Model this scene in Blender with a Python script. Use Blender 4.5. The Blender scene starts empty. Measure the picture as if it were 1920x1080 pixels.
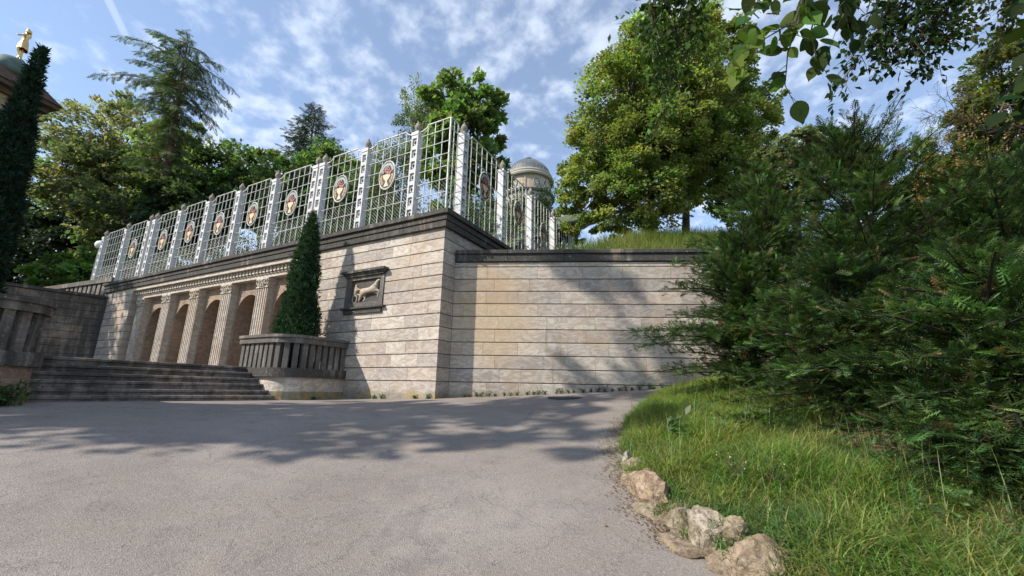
import bpy, bmesh, math, random
import numpy as np
from mathutils import Vector, Matrix
R_ = math.radians
rng = np.random.default_rng(7)
random.seed(7)
SC = bpy.context.scene
COL = SC.collection

# ------------------------------------------------------------------ camera, sky, sun, exposure
PITCH, ROLL, F = 0.2376, 0.0207, 790.15
cp, sp, cr, sr = math.cos(PITCH), math.sin(PITCH), math.cos(ROLL), math.sin(ROLL)
fw = Vector((0, cp, sp)); up0 = Vector((0, -sp, cp)); rt0 = Vector((1, 0, 0))
RT = rt0*cr + up0*sr; UP = -rt0*sr + up0*cr
cam_d = bpy.data.cameras.new('camera'); cam = bpy.data.objects.new('camera', cam_d); COL.objects.link(cam)
cam_d.sensor_width = 36; cam_d.lens = 36*F/1920; cam_d.clip_start = .05; cam_d.clip_end = 3000
cam.matrix_world = Matrix(((RT.x, UP.x, -fw.x, 0), (RT.y, UP.y, -fw.y, 0), (RT.z, UP.z, -fw.z, 0), (0, 0, 0, 1)))
SC.camera = cam

SUN_EL = R_(39); SUN_AZ = math.atan2(-.431, -.902)            # direction towards the sun, from +X
sdir = Vector((math.cos(SUN_EL)*math.cos(SUN_AZ), math.cos(SUN_EL)*math.sin(SUN_AZ), math.sin(SUN_EL)))
sun_d = bpy.data.lights.new('sun', 'SUN'); sun = bpy.data.objects.new('sun', sun_d); COL.objects.link(sun)
sun_d.energy = 4.3; sun_d.angle = R_(.53); sun_d.color = (1, .945, .86)
sun.rotation_euler = sdir.to_track_quat('Z', 'Y').to_euler()

W = bpy.data.worlds.new('World'); SC.world = W; W.use_nodes = True
nt = W.node_tree; nt.nodes.clear(); N = nt.nodes.new; L = nt.links.new
def nd(t, **k):
    n = N(t)
    for a, b in k.items(): setattr(n, a, b)
    return n
def mth(op, a, b=None, c=None):
    n = N('ShaderNodeMath'); n.operation = op
    for i, v in enumerate((a, b, c)):
        if v is None: continue
        if isinstance(v, (int, float)): n.inputs[i].default_value = v
        else: L(v, n.inputs[i])
    return n.outputs[0]
out = N('ShaderNodeOutputWorld'); bg = N('ShaderNodeBackground'); sky = N('ShaderNodeTexSky')
sky.sky_type = 'NISHITA'; sky.sun_disc = False; sky.sun_elevation = SUN_EL
sky.sun_rotation = math.atan2(sdir.x, sdir.y); sky.altitude = 300; sky.air_density = 1.0; sky.dust_density = .15; sky.ozone_density = 2.2
bg.inputs['Strength'].default_value = .15
tc = N('ShaderNodeTexCoord'); sep = N('ShaderNodeSeparateXYZ'); L(tc.outputs['Generated'], sep.inputs[0])
zz = mth('ADD', mth('MAXIMUM', sep.outputs[2], 0.0), .22)
comb = N('ShaderNodeCombineXYZ')
L(mth('DIVIDE', sep.outputs[0], zz), comb.inputs[0]); L(mth('DIVIDE', sep.outputs[1], zz), comb.inputs[1])
def wnoise(scale, detail, rough, dist, off):
    mp = N('ShaderNodeMapping'); mp.inputs['Location'].default_value = off; L(comb.outputs[0], mp.inputs[0])
    mp.inputs['Rotation'].default_value = (0, 0, R_(35)); mp.inputs['Scale'].default_value = (1, .95, 1)
    n = N('ShaderNodeTexNoise'); n.inputs['Scale'].default_value = scale; n.inputs['Detail'].default_value = detail
    n.inputs['Roughness'].default_value = rough; n.inputs['Distortion'].default_value = dist; L(mp.outputs[0], n.inputs[0])
    return n.outputs[0]
big = wnoise(1.0, 2, .5, 0, (4.3, 8.7, 0)); mid = wnoise(13, 4, .52, .0, (0.4, 4.1, 0)); fin = wnoise(34, 3, .55, 0, (2, 2, 0))
cl = mth('ADD', mth('ADD', mth('MULTIPLY', big, .80), mth('MULTIPLY', mid, .74)), mth('MULTIPLY', fin, .16))
ramp = N('ShaderNodeMapRange'); ramp.interpolation_type = 'SMOOTHSTEP'
ramp.inputs[1].default_value = .77; ramp.inputs[2].default_value = 1.06; ramp.inputs[3].default_value = .13; ramp.inputs[4].default_value = .62
L(cl, ramp.inputs[0])
def pixdir(x, y):
    v = fw + RT*((x-960)/F) - UP*((y-540)/F); return v.normalized()
# contrail: a thin great-circle streak
d1, d2 = pixdir(203, 0), pixdir(262, 122)
nrm = d1.cross(d2).normalized(); mid_d = (d1*2 - d2).normalized()
def dot(v):
    n = N('ShaderNodeVectorMath'); n.operation = 'DOT_PRODUCT'; n.inputs[1].default_value = v; L(tc.outputs['Generated'], n.inputs[0]); return n.outputs['Value']
tw = mth('ABSOLUTE', dot(nrm)); tt = dot((d2 - d1).normalized())
t2 = d2.dot((d2-d1).normalized())
ctr = N('ShaderNodeMapRange'); ctr.interpolation_type = 'SMOOTHSTEP'
ctr.inputs[1].default_value = .0095; ctr.inputs[2].default_value = .002; ctr.inputs[3].default_value = 0; ctr.inputs[4].default_value = .35; L(tw, ctr.inputs[0])
cte = N('ShaderNodeMapRange'); cte.inputs[1].default_value = t2; cte.inputs[2].default_value = t2-.05; L(tt, cte.inputs[0])
front = mth('GREATER_THAN', dot(mid_d), .6)
trail = mth('MULTIPLY', mth('MULTIPLY', ctr.outputs[0], cte.outputs[0]), front)
fac = mth('MAXIMUM', ramp.outputs[0], trail)
mx = N('ShaderNodeMix'); mx.data_type = 'RGBA'; L(fac, mx.inputs[0]); L(sky.outputs[0], mx.inputs[6]); mx.inputs[7].default_value = (5.0, 5.5, 6.2, 1)
L(mx.outputs[2], bg.inputs[0]); L(bg.outputs[0], out.inputs[0])
SC.view_settings.view_transform = 'Standard'; SC.view_settings.look = 'None'; SC.view_settings.exposure = .62; SC.view_settings.gamma = 1
SC.render.engine = 'CYCLES'
SC.cycles.max_bounces = 6; SC.cycles.transparent_max_bounces = 4

# ------------------------------------------------------------------ helpers
def prop(o, label=None, cat=None, group=None, kind=None):
    if label: o['label'] = label
    if cat: o['category'] = cat
    if group: o['group'] = group
    if kind: o['kind'] = kind
    return o
def thing(name, label, cat, loc=(0, 0, 0), rz=0, group=None):
    o = bpy.data.objects.new(name, None); COL.objects.link(o); o.empty_display_size = .2
    o.location = loc; o.rotation_euler = (0, 0, rz)
    return prop(o, label, cat, group)
def link(name, me, parent=None, mat=None, loc=(0, 0, 0), rot=(0, 0, 0), scale=(1, 1, 1)):
    o = bpy.data.objects.new(name, me); COL.objects.link(o)
    if mat is not None and not me.materials: me.materials.append(mat)
    if parent is not None: o.parent = parent
    o.location = loc; o.rotation_euler = rot; o.scale = scale
    return o
def mesh_np(name, V, T, col=None, nper=3, smooth=False):
    V = np.ascontiguousarray(V, np.float32); T = np.ascontiguousarray(T, np.int32)
    me = bpy.data.meshes.new(name); nf = len(T)
    me.vertices.add(len(V)); me.vertices.foreach_set('co', V.ravel())
    me.loops.add(nf*nper); me.loops.foreach_set('vertex_index', T.ravel())
    me.polygons.add(nf); me.polygons.foreach_set('loop_start', np.arange(nf, dtype=np.int32)*nper)
    if smooth: me.polygons.foreach_set('use_smooth', np.ones(nf, bool))
    me.update(calc_edges=True)
    if col is not None:
        a = me.color_attributes.new('Col', 'FLOAT_COLOR', 'POINT')
        c = np.ones((len(V), 4), np.float32); c[:, :3] = col; a.data.foreach_set('color', c.ravel())
    return me
class MB:
    def __init__(s): s.v = []; s.f = []
    def add(s, vs, fs):
        b = len(s.v); s.v += [tuple(p) for p in vs]; s.f += [tuple(b+i for i in f) for f in fs]; return s
    def box(s, x0, x1, y0, y1, z0, z1):
        return s.add([(x0,y0,z0),(x1,y0,z0),(x1,y1,z0),(x0,y1,z0),(x0,y0,z1),(x1,y0,z1),(x1,y1,z1),(x0,y1,z1)],
                     [(0,3,2,1),(4,5,6,7),(0,1,5,4),(1,2,6,5),(2,3,7,6),(3,0,4,7)])
    def cbox(s, x0, x1, y0, y1, z0, z1, c=.01):   # box whose front (-y) face is chamfered
        f = [(x0,y0+c,z0),(x1,y0+c,z0),(x1,y0+c,z1),(x0,y0+c,z1)]; b = [(x0,y1,z0),(x1,y1,z0),(x1,y1,z1),(x0,y1,z1)]
        h = c*.5
        n = [(x0+h*.5,y0,z0+c),(x1-h*.5,y0,z0+c),(x1-h*.5,y0,z1-c),(x0+h*.5,y0,z1-c)]
        return s.add(f+b+n, [(8,9,10,11),(0,1,9,8),(1,2,10,9),(2,3,11,10),(3,0,8,11),(0,4,5,1),(1,5,6,2),(2,6,7,3),(3,7,4,0),(4,7,6,5)])
    def lathe(s, prof, n=16, c=(0, 0, 0), close=True):
        vs = [(c[0]+r*math.cos(2*math.pi*i/n), c[1]+r*math.sin(2*math.pi*i/n), c[2]+z) for r, z in prof for i in range(n)]
        fs = [(k*n+i, k*n+(i+1) % n, (k+1)*n+(i+1) % n, (k+1)*n+i) for k in range(len(prof)-1) for i in range(n)]
        if close: fs += [tuple(reversed(range(n))), tuple((len(prof)-1)*n+i for i in range(n))]
        return s.add(vs, fs)
    def tube(s, pts, rad, n=8, cap=True):
        pts = [Vector(p) for p in pts]; m = len(pts)
        if isinstance(rad, (int, float)): rad = [rad]*m
        vs = []; prev = None
        for k, p in enumerate(pts):
            t = (pts[min(k+1, m-1)] - pts[max(k-1, 0)]); t.normalize()
            a = prev if prev is not None else (Vector((0, 0, 1)) if abs(t.z) < .9 else Vector((1, 0, 0)))
            x = (a - t*a.dot(t)).normalized(); y = t.cross(x); prev = x
            vs += [p + (x*math.cos(2*math.pi*i/n) + y*math.sin(2*math.pi*i/n))*rad[k] for i in range(n)]
        fs = [(k*n+i, k*n+(i+1) % n, (k+1)*n+(i+1) % n, (k+1)*n+i) for k in range(m-1) for i in range(n)]
        if cap: fs += [tuple(reversed(range(n))), tuple((m-1)*n+i for i in range(n))]
        return s.add(vs, fs)
    def prism(s, poly, z0, z1):   # polygon in x,y
        n = len(poly)
        vs = [(x, y, z0) for x, y in poly] + [(x, y, z1) for x, y in poly]
        return s.add(vs, [tuple(reversed(range(n))), tuple(range(n, 2*n))] + [(i, (i+1) % n, n+(i+1) % n, n+i) for i in range(n)])
    def slab(s, poly, y0, y1):    # polygon in x,z given a thickness in y
        n = len(poly)
        vs = [(x, y0, z) for x, z in poly] + [(x, y1, z) for x, z in poly]
        return s.add(vs, [tuple(range(n)), tuple(reversed(range(n, 2*n)))] + [((i+1) % n, i, n+i, n+(i+1) % n) for i in range(n)])
    def mesh(s, name, smooth=False, recalc=True):
        me = bpy.data.meshes.new(name); me.from_pydata(s.v, [], s.f); me.update()
        if recalc:
            bm = bmesh.new(); bm.from_mesh(me); bmesh.ops.recalc_face_normals(bm, faces=bm.faces); bm.to_mesh(me); bm.free()
        if smooth:
            me.polygons.foreach_set('use_smooth', np.ones(len(me.polygons), bool)); 
        return me
    def build(s, name, mat, parent=None, smooth=False, **k): return link(name, s.mesh(name, smooth), parent, mat, **k)

# ------------------------------------------------------------------ materials
def newmat(name):
    m = bpy.data.materials.new(name); m.use_nodes = True; t = m.node_tree; t.nodes.clear()
    o = t.nodes.new('ShaderNodeOutputMaterial'); b = t.nodes.new('ShaderNodeBsdfPrincipled'); t.links.new(b.outputs[0], o.inputs[0])
    return m, t, b, o
class NT:
    def __init__(s, t): s.t = t
    def n(s, typ, **k):
        x = s.t.nodes.new(typ)
        for a, b in k.items():
            if a.startswith('i_'):
                x.inputs[a[2:].replace('_', ' ')].default_value = b
            else: setattr(x, a, b)
        return x
    def l(s, a, b): s.t.links.new(a, b)
    def noise(s, vec, scale, detail=4, rough=.55, dist=0):
        x = s.n('ShaderNodeTexNoise'); x.inputs['Scale'].default_value = scale; x.inputs['Detail'].default_value = detail
        x.inputs['Roughness'].default_value = rough; x.inputs['Distortion'].default_value = dist; s.l(vec, x.inputs['Vector']); return x.outputs[0]
    def rng(s, v, a, b, c=0, d=1):
        x = s.n('ShaderNodeMapRange'); x.interpolation_type = 'SMOOTHSTEP'
        for i, q in enumerate((a, b, c, d)): x.inputs[i+1].default_value = q
        s.l(v, x.inputs[0]); return x.outputs[0]
    def mix(s, f, a, b, bt='MIX'):
        x = s.n('ShaderNodeMix'); x.data_type = 'RGBA'; x.blend_type = bt
        for i, q in ((0, f), (6, a), (7, b)):
            if isinstance(q, (int, float)): x.inputs[i].default_value = q
            elif isinstance(q, tuple): x.inputs[i].default_value = (*q, 1)
            else: s.l(q, x.inputs[i])
        return x.outputs[2]
    def m(s, op, a, b):
        x = s.n('ShaderNodeMath'); x.operation = op
        for i, q in enumerate((a, b)):
            if isinstance(q, (int, float)): x.inputs[i].default_value = q
            else: s.l(q, x.inputs[i])
        return x.outputs[0]
    def bump(s, h, bsdf, strength=.3, dist=.02):
        x = s.n('ShaderNodeBump'); x.inputs['Strength'].default_value = strength; x.inputs['Distance'].default_value = dist
        s.l(h, x.inputs['Height']); s.l(x.outputs[0], bsdf.inputs['Normal'])
    def pos(s, scale=(1, 1, 1), rnd=False, rot=(0, 0, 0)):
        g = s.n('ShaderNodeNewGeometry'); mp = s.n('ShaderNodeMapping'); mp.inputs['Scale'].default_value = scale; mp.inputs['Rotation'].default_value = rot
        s.l(g.outputs['Position'], mp.inputs[0])
        if rnd:
            oi = s.n('ShaderNodeObjectInfo'); ml = s.m('MULTIPLY', oi.outputs['Random'], 37.0)
            cb = s.n('ShaderNodeCombineXYZ'); s.l(ml, cb.inputs[0]); s.l(ml, cb.inputs[1]); s.l(ml, cb.inputs[2]); s.l(cb.outputs[0], mp.inputs['Location'])
        return mp.outputs[0]

def stone_mat(name, tint=1.0, stain=None, relief=.55, dirt=.0, objcol=True, base=(.42, .36, .30), lichen=False, bands=True, dark=(.035, .033, .030)):
    m, t, b, o = newmat(name); q = NT(t)
    P = q.pos(rnd=True); Ps = q.pos((1, 1, 3.2), rnd=True, rot=(.25, .3, 0)); PW = q.pos()
    if objcol:
        oi = q.n('ShaderNodeObjectInfo'); c = oi.outputs['Color']
    else: c = q.mix(0.0, base, base)
    oi_ = q.n('ShaderNodeObjectInfo'); g_ = q.n('ShaderNodeNewGeometry'); mp_ = q.n('ShaderNodeMapping'); mp_.inputs['Scale'].default_value = (1, 1, 2.4)
    ro_ = q.n('ShaderNodeCombineXYZ'); rr_ = q.m('MULTIPLY', q.m('SUBTRACT', oi_.outputs['Random'], .5), 2.2); q.l(rr_, ro_.inputs[0]); q.l(rr_, ro_.inputs[1]); q.l(ro_.outputs[0], mp_.inputs['Rotation'])
    lo_ = q.n('ShaderNodeCombineXYZ'); ll_ = q.m('MULTIPLY', oi_.outputs['Random'], 53.0); q.l(ll_, lo_.inputs[0]); q.l(ll_, lo_.inputs[2]); q.l(lo_.outputs[0], mp_.inputs['Location']); q.l(g_.outputs['Position'], mp_.inputs[0]); Pv = mp_.outputs[0]
    v1 = q.noise(Pv, 1.9, 9, .70, 3.0); v2 = q.noise(P, 1.5, 4, .55); pits = q.noise(Pv, 17, 7, .74, 1.0)
    c = q.mix(q.rng(v1, .42, .58), q.mix(1.0, c, (.74, .69, .65), 'MULTIPLY'), c)
    c = q.mix(q.rng(v1, .56, .70, 0, .5), c, (.58*tint, .51*tint, .43*tint))
    vein = q.m('ABSOLUTE', q.m('SUBTRACT', q.noise(Pv, 2.2, 6, .6, 2.5), .5), 0.0); c = q.mix(q.rng(vein, .022, .004, 0, .45), c, (.24, .20, .18))
    c = q.mix(q.rng(q.noise(PW, .75, 5, .62, .6), .50, .70, 0, .55), c, (.43, .31, .20))
    pm = q.rng(pits, .58, .66)
    c = q.mix(q.m('MULTIPLY', pm, .62), c, (.15, .125, .11))
    if stain:
        vs_ = q.n('ShaderNodeVectorMath'); vs_.operation = 'SUBTRACT'; vs_.inputs[1].default_value = stain[0]; q.l(PW, vs_.inputs[0])
        vm_ = q.n('ShaderNodeVectorMath'); vm_.operation = 'MULTIPLY'; vm_.inputs[1].default_value = stain[1]; q.l(vs_.outputs[0], vm_.inputs[0])
        vl_ = q.n('ShaderNodeVectorMath'); vl_.operation = 'LENGTH'; q.l(vm_.outputs[0], vl_.inputs[0])
        sk_ = q.rng(q.m('ADD', vl_.outputs['Value'], q.m('MULTIPLY', q.noise(PW, 1.6, 5, .6), .9)), 1.6, .75, 0, .55)
        c = q.mix(sk_, c, (.50, .345, .19))
    wl = q.noise(PW, .9, 6, .62); ws = q.noise(q.pos((3, 3, .35)), 2.2, 5, .6)
    if dirt > 0:
        d = q.m('MULTIPLY', q.rng(q.m('ADD', q.m('MULTIPLY', wl, .6), q.m('MULTIPLY', ws, .6)), .72-dirt*.45, .86-dirt*.32), min(1, .55+dirt*.4))
        c = q.mix(d, c, dark)
        sp_ = q.noise(PW, 22, 3, .6); c = q.mix(q.m('MULTIPLY', q.rng(sp_, .62, .70), .55), c, (.36, .35, .31))
    else:
        c = q.mix(q.m('MULTIPLY', q.rng(ws, .56, .78), .33), c, (.16, .14, .13))
    if lichen:
        ln = q.noise(PW, 2.1, 6, .7); sx = q.n('ShaderNodeSeparateXYZ'); q.l(PW, sx.inputs[0])
        low = q.rng(q.m('ADD', sx.outputs[2], q.m('MULTIPLY', ln, .5)), .30, .02)
        c = q.mix(q.m('MULTIPLY', low, .55), c, (.10, .09, .05))
        c = q.mix(q.m('MULTIPLY', q.m('MULTIPLY', low, q.rng(q.noise(PW, 3.0, 5, .7), .50, .60)), .75), c, (.36, .24, .04))
    q.l(c, b.inputs['Base Color']); b.inputs['Roughness'].default_value = .85; b.inputs['Specular IOR Level'].default_value = .25
    h = q.m('SUBTRACT', q.m('MULTIPLY', v1, .6), q.m('MULTIPLY', pm, .35))
    q.bump(h, b, relief, .012)
    return m
M = {}
M['stone'] = stone_mat('travertine', stain=((-.55, 10.1, 1.75), (.75, .2, .62)))
M['stone_base'] = stone_mat('travertine_lichen', lichen=True)
M['coping'] = stone_mat('weathered_coping', objcol=False, dirt=.86, base=(.30, .27, .24))
M['balus'] = stone_mat('weathered_baluster', objcol=False, dirt=.72, base=(.33, .30, .27), dark=(.07, .064, .058))
M['balusdark'] = stone_mat('darker_baluster', objcol=False, dirt=.85, base=(.22, .19, .165), dark=(.05, .045, .04))  # darker copy of the baluster stone, for the left planter
M['pilaster'] = stone_mat('carved_limestone', objcol=False, base=(.54, .48, .41), dirt=.04, relief=.15)
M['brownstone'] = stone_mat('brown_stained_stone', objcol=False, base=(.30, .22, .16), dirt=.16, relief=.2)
M['darkstone'] = stone_mat('dark_side_stone', objcol=True, dirt=.62, dark=(.05, .045, .04))  # darker, more blotched stone for the side wall
M['step'] = stone_mat('mossy_step_stone', objcol=False, base=(.23, .20, .18), dirt=.52)
M['temple'] = stone_mat('temple_plaster', objcol=False, base=(.44, .42, .375))

def simple(name, col, rough=.6, metal=0, var=.25, nscale=8, spec=.4, bump=0, dark=None):
    m, t, b, o = newmat(name); q = NT(t); P = q.pos()
    n = q.noise(P, nscale, 5, .6)
    d = dark or tuple(c*(1-var) for c in col)
    q.l(q.mix(q.rng(n, .35, .65), d, col), b.inputs['Base Color'])
    b.inputs['Roughness'].default_value = rough; b.inputs['Metallic'].default_value = metal; b.inputs['Specular IOR Level'].default_value = spec
    if bump: q.bump(n, b, bump, .01)
    return m
M['mortar'] = simple('joint_mortar', (.085, .072, .062), .9)
M['iron'] = simple('pale_painted_iron', (.62, .62, .585), .55, 0, .22, 5, dark=(.40, .37, .325))
M['concrete'] = simple('pale_cast_post', (.62, .61, .60), .8, 0, .25, 10)
M['post_shade'] = simple('post_recess_shade', (.12, .10, .095), .9)
M['urn'] = simple('urn_stone', (.33, .285, .235), .85, 0, .45, 14, bump=.3)
M['goldleaf'] = simple('gilding', (.78, .52, .22), .42, 1, .3, 6)
M['copper'] = simple('green_copper', (.10, .15, .13), .6, 0, .3, 3)
M['zinc'] = simple('zinc_roof', (.145, .152, .155), .5, .2, .2, 2)
M['eave'] = simple('eave_wood', (.12, .075, .055), .7, 0, .3, 6)
M['pavwall'] = simple('pavilion_wall', (.38, .28, .17), .8, 0, .25, 3)
M['black'] = simple('dark_knob', (.03, .03, .032), .5)
M['bark'] = simple('bark', (.11, .085, .065), .9, 0, .5, 16, bump=.6)
M['barkdark'] = simple('dark_bark', (.022, .017, .013), .95, 0, .4, 16, bump=.6)
M['barkred'] = simple('larch_bark', (.27, .18, .14), .9, 0, .45, 12, bump=.6)
M['door'] = simple('oxblood_door', (.085, .03, .02), .5, 0, .3, 10)
M['soil'] = simple('soil', (.05, .035, .022), .95, 0, .5, 20, bump=.5)
M['globe'] = simple('opal_globe', (.86, .86, .84), .25, 0, .03, 3)
M['lamppole'] = simple('grey_green_pole', (.16, .2, .2), .45, .2, .15, 6)
M['red'] = simple('mosaic_red', (.37, .13, .11), .6, 0, .4, 40)
M['cream'] = simple('mosaic_cream', (.62, .49, .32), .6, 0, .25, 30)
M['teal'] = simple('mosaic_teal', (.30, .40, .36), .6, 0, .35, 40)
M['ochre'] = simple('mosaic_ochre', (.45, .28, .12), .6, 0, .4, 40)
M['umber'] = simple('mosaic_umber', (.03, .022, .018), .6, 0, .3, 40)
M['ironcover'] = simple('cast_iron', (.10, .09, .085), .7, .3, .3, 30, bump=.4)
M['relief'] = stone_mat('relief_stone', objcol=False, base=(.45, .39, .31), dirt=.04)

def leaf_mat(name, trans=.35, rough=.5, spec=.35, tmul=(1.5, 1.7, .7)):
    m, t, b, o = newmat(name); q = NT(t)
    a = q.n('ShaderNodeAttribute'); a.attribute_name = 'Col'
    q.l(a.outputs['Color'], b.inputs['Base Color']); b.inputs['Roughness'].default_value = rough; b.inputs['Specular IOR Level'].default_value = spec
    tr = q.n('ShaderNodeBsdfTranslucent'); q.l(q.mix(1.0, a.outputs['Color'], tmul, 'MULTIPLY'), tr.inputs[0])
    ms = q.n('ShaderNodeMixShader'); ms.inputs[0].default_value = trans
    q.l(b.outputs[0], ms.inputs[1]); q.l(tr.outputs[0], ms.inputs[2]); q.l(ms.outputs[0], o.inputs[0])
    return m
M['leafnear'] = leaf_mat('near_leaves', .38, .65, .12, (1.4, 1.7, .7)); M['leaf'] = leaf_mat('leaves', .45, .5, .4, (1.5, 1.75, .8)); M['needle'] = leaf_mat('needles', .25, .6, .15, (1.4, 1.6, .7)); M['grass'] = leaf_mat('grass_blades', .5, .55, .3, (1.9, 1.9, .9))

def asphalt():
    m, t, b, o = newmat('worn_asphalt'); q = NT(t); P = q.pos()
    vo = q.n('ShaderNodeTexVoronoi'); vo.inputs['Scale'].default_value = 120; q.l(P, vo.inputs['Vector'])
    sc = q.n('ShaderNodeSeparateColor'); q.l(vo.outputs['Color'], sc.inputs[0])
    big = q.noise(P, .55, 4, .6); mid = q.noise(P, 3.2, 5, .65); fine = q.noise(P, 46, 4, .7)
    c = q.mix(q.rng(big, .35, .68), (.222, .186, .158), (.284, .243, .211))
    c = q.mix(q.rng(mid, .42, .72, 0, .40), c, (.158, .138, .132))
    c = q.mix(q.m('MULTIPLY', q.rng(sc.outputs[0], .80, .98), .38), c, (.40, .365, .33))
    c = q.mix(q.m('MULTIPLY', q.rng(sc.outputs[1], .70, .98), .42), c, (.085, .075, .072))
    c = q.mix(q.m('MULTIPLY', q.rng(fine, .56, .70), .36), c, (.10, .088, .085))
    c = q.mix(q.rng(q.noise(P, 1.1, 7, .75, .5), .54, .66, 0, .38), c, (.128, .113, .109)); ck = q.m('ABSOLUTE', q.m('SUBTRACT', q.noise(P, .8, 8, .62, 1.0), .5), 0.0); c = q.mix(q.rng(ck, .0035, .0008, 0, .5), c, (.06, .05, .045))
    ru = q.noise(P, 1.3, 3, .5); c = q.mix(q.rng(ru, .62, .78, 0, .22), c, (.30, .20, .13))
    q.l(c, b.inputs['Base Color']); b.inputs['Roughness'].default_value = .82; b.inputs['Specular IOR Level'].default_value = .3
    h = q.m('ADD', q.m('MULTIPLY', vo.outputs['Distance'], 1.0), q.m('MULTIPLY', fine, .8))
    q.bump(h, b, .55, .006)
    return m
M['asphalt'] = asphalt()
def earth():
    m, t, b, o = newmat('leaf_litter_earth'); q = NT(t); P = q.pos()
    vo = q.n('ShaderNodeTexVoronoi'); vo.inputs['Scale'].default_value = 26; q.l(P, vo.inputs['Vector'])
    sc = q.n('ShaderNodeSeparateColor'); q.l(vo.outputs['Color'], sc.inputs[0])
    n = q.noise(P, 7, 6, .7)
    c = q.mix(q.rng(n, .4, .62), (.05, .036, .022), (.12, .085, .055))
    c = q.mix(q.m('MULTIPLY', q.rng(sc.outputs[0], .55, .9), .8), c, (.26, .17, .11))
    q.l(c, b.inputs['Base Color']); b.inputs['Roughness'].default_value = .95
    q.bump(q.m('ADD', vo.outputs['Distance'], n), b, .7, .03)
    return m
M['earth'] = earth()
M['hillsoil'] = simple('hill_turf_soil', (.10, .12, .04), .95, 0, .5, 5, bump=.5)
M['rock'] = None
def rockmat():
    m, t, b, o = newmat('sandstone_rock'); q = NT(t); P = q.pos(); oi = q.n('ShaderNodeObjectInfo')
    n = q.noise(P, 9, 8, .72, .8); n2 = q.noise(P, 34, 5, .7); n3 = q.noise(P, 3.5, 4, .6)
    c = q.mix(q.rng(n, .38, .62), q.mix(1.0, oi.outputs['Color'], (.55, .5, .45), 'MULTIPLY'), oi.outputs['Color'])
    c = q.mix(q.rng(n2, .50, .62, 0, .7), c, (.10, .08, .055)); g_ = q.n('ShaderNodeNewGeometry'); c = q.mix(q.rng(g_.outputs['Pointiness'], .50, .44, 0, .8), c, (.07, .055, .04)); c = q.mix(q.rng(n3, .55, .72, 0, .5), c, (.30, .25, .09))
    q.l(c, b.inputs['Base Color']); b.inputs['Roughness'].default_value = .92
    q.bump(q.m('ADD', n, q.m('MULTIPLY', n2, .5)), b, .9, .03); return m
M['rock'] = rockmat()

# ------------------------------------------------------------------ places: facade frame (x to the right along the facade, y into the building)
O = Vector((-1.6611, 9.6646, 0)); Uv = Vector((-.881798, .471627, 0)); Vv = Vector((.471627, .881798, 0))
RZ = math.atan2(-.471627, .881798)
IN = O + Vv*.4893; AZR = -.0852
dr = Vector((math.cos(AZR), math.sin(AZR), 0))
def world(u, v, z=0): return O + Uv*u + Vv*v + Vector((0, 0, z))
GP = np.array([(0,0,-1.45),(-1.66,9.66,-.222),(-4.18,11.01,-.286),(-1.27,10.08,-.19),(3.45,9.68,.107),(-5.26,9.6,-.32),(-6.98,6.38,-.32),(-7.2,5.9,-.33),(0,-8,-2.4),(9,1,-.9),(-12,0,-.75),(9,9.5,.5)])
def tps(P, reg=.02):
    n = len(P); d = np.hypot(P[:, None, 0]-P[None, :, 0], P[:, None, 1]-P[None, :, 1])
    K = np.where(d > 0, d*d*np.log(d+1e-12), 0)+np.eye(n)*reg; Q = np.c_[np.ones(n), P[:, :2]]
    s = np.linalg.solve(np.block([[K, Q], [Q.T, np.zeros((3, 3))]]), np.r_[P[:, 2], 0, 0, 0])
    def f(x, y):
        x = np.asarray(x, float); y = np.asarray(y, float); d = np.hypot(x[..., None]-P[:, 0], y[..., None]-P[:, 1])
        return (np.where(d > 0, d*d*np.log(d+1e-12), 0)@s[:n])+s[n]+s[n+1]*x+s[n+2]*y
    return f
road_z = tps(GP)
EDGE = np.array([(9,9.0),(6,9.05),(4.2,8.95),(3.25,8.6),(2.6,7.95),(2.0,7.0),(1.62,6.3),(1.4,5.7),(1.22,5.1),(1.12,4.6),(1.04,4.15),(1.02,3.6),(1.1,3.25),(1.15,3.0),(1.22,2.7),(1.5,1.8),(2.0,.6),(2.6,-1)])
def edge_d(x, y):   # signed distance into the bank (positive = on the bank)
    x = np.asarray(x, float); y = np.asarray(y, float); best = np.full(x.shape, 1e9); sgn = np.ones(x.shape)
    for a, b in zip(EDGE[:-1], EDGE[1:]):
        e = b-a; l2 = e@e; t = np.clip(((x-a[0])*e[0]+(y-a[1])*e[1])/l2, 0, 1)
        qx, qy = a[0]+t*e[0], a[1]+t*e[1]; d = np.hypot(x-qx, y-qy); cr_ = e[0]*(y-a[1])-e[1]*(x-a[0])
        m = d < best; best = np.where(m, d, best); sgn = np.where(m, np.sign(cr_), sgn)
    return best*sgn
def bank_z(x, y):
    d = np.maximum(edge_d(x, y), 0)
    return road_z(x, y) + .17*(1-np.exp(-d/.20)) + .20*(1-np.exp(-d/3.0)) + .03*np.sin(x*3.1+y*1.7)*np.minimum(d, 1)
def grid(name, xs, ys, fz, mat, keep=None, kind='structure'):
    X, Y = np.meshgrid(xs, ys); Z = fz(X, Y); nx, ny = len(xs), len(ys)
    V = np.stack([X, Y, Z], -1).reshape(-1, 3); i = np.arange(ny-1)[:, None]*nx+np.arange(nx-1)[None]
    Fq = np.stack([i, i+1, i+nx+1, i+nx], -1).reshape(-1, 4)
    if keep is not None:
        k = keep(X, Y).reshape(-1); Fq = Fq[k[Fq].all(1)]
    me = mesh_np(name, V, Fq, nper=4, smooth=True); o = link(name, me, None, mat); prop(o, kind=kind); return o

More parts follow.
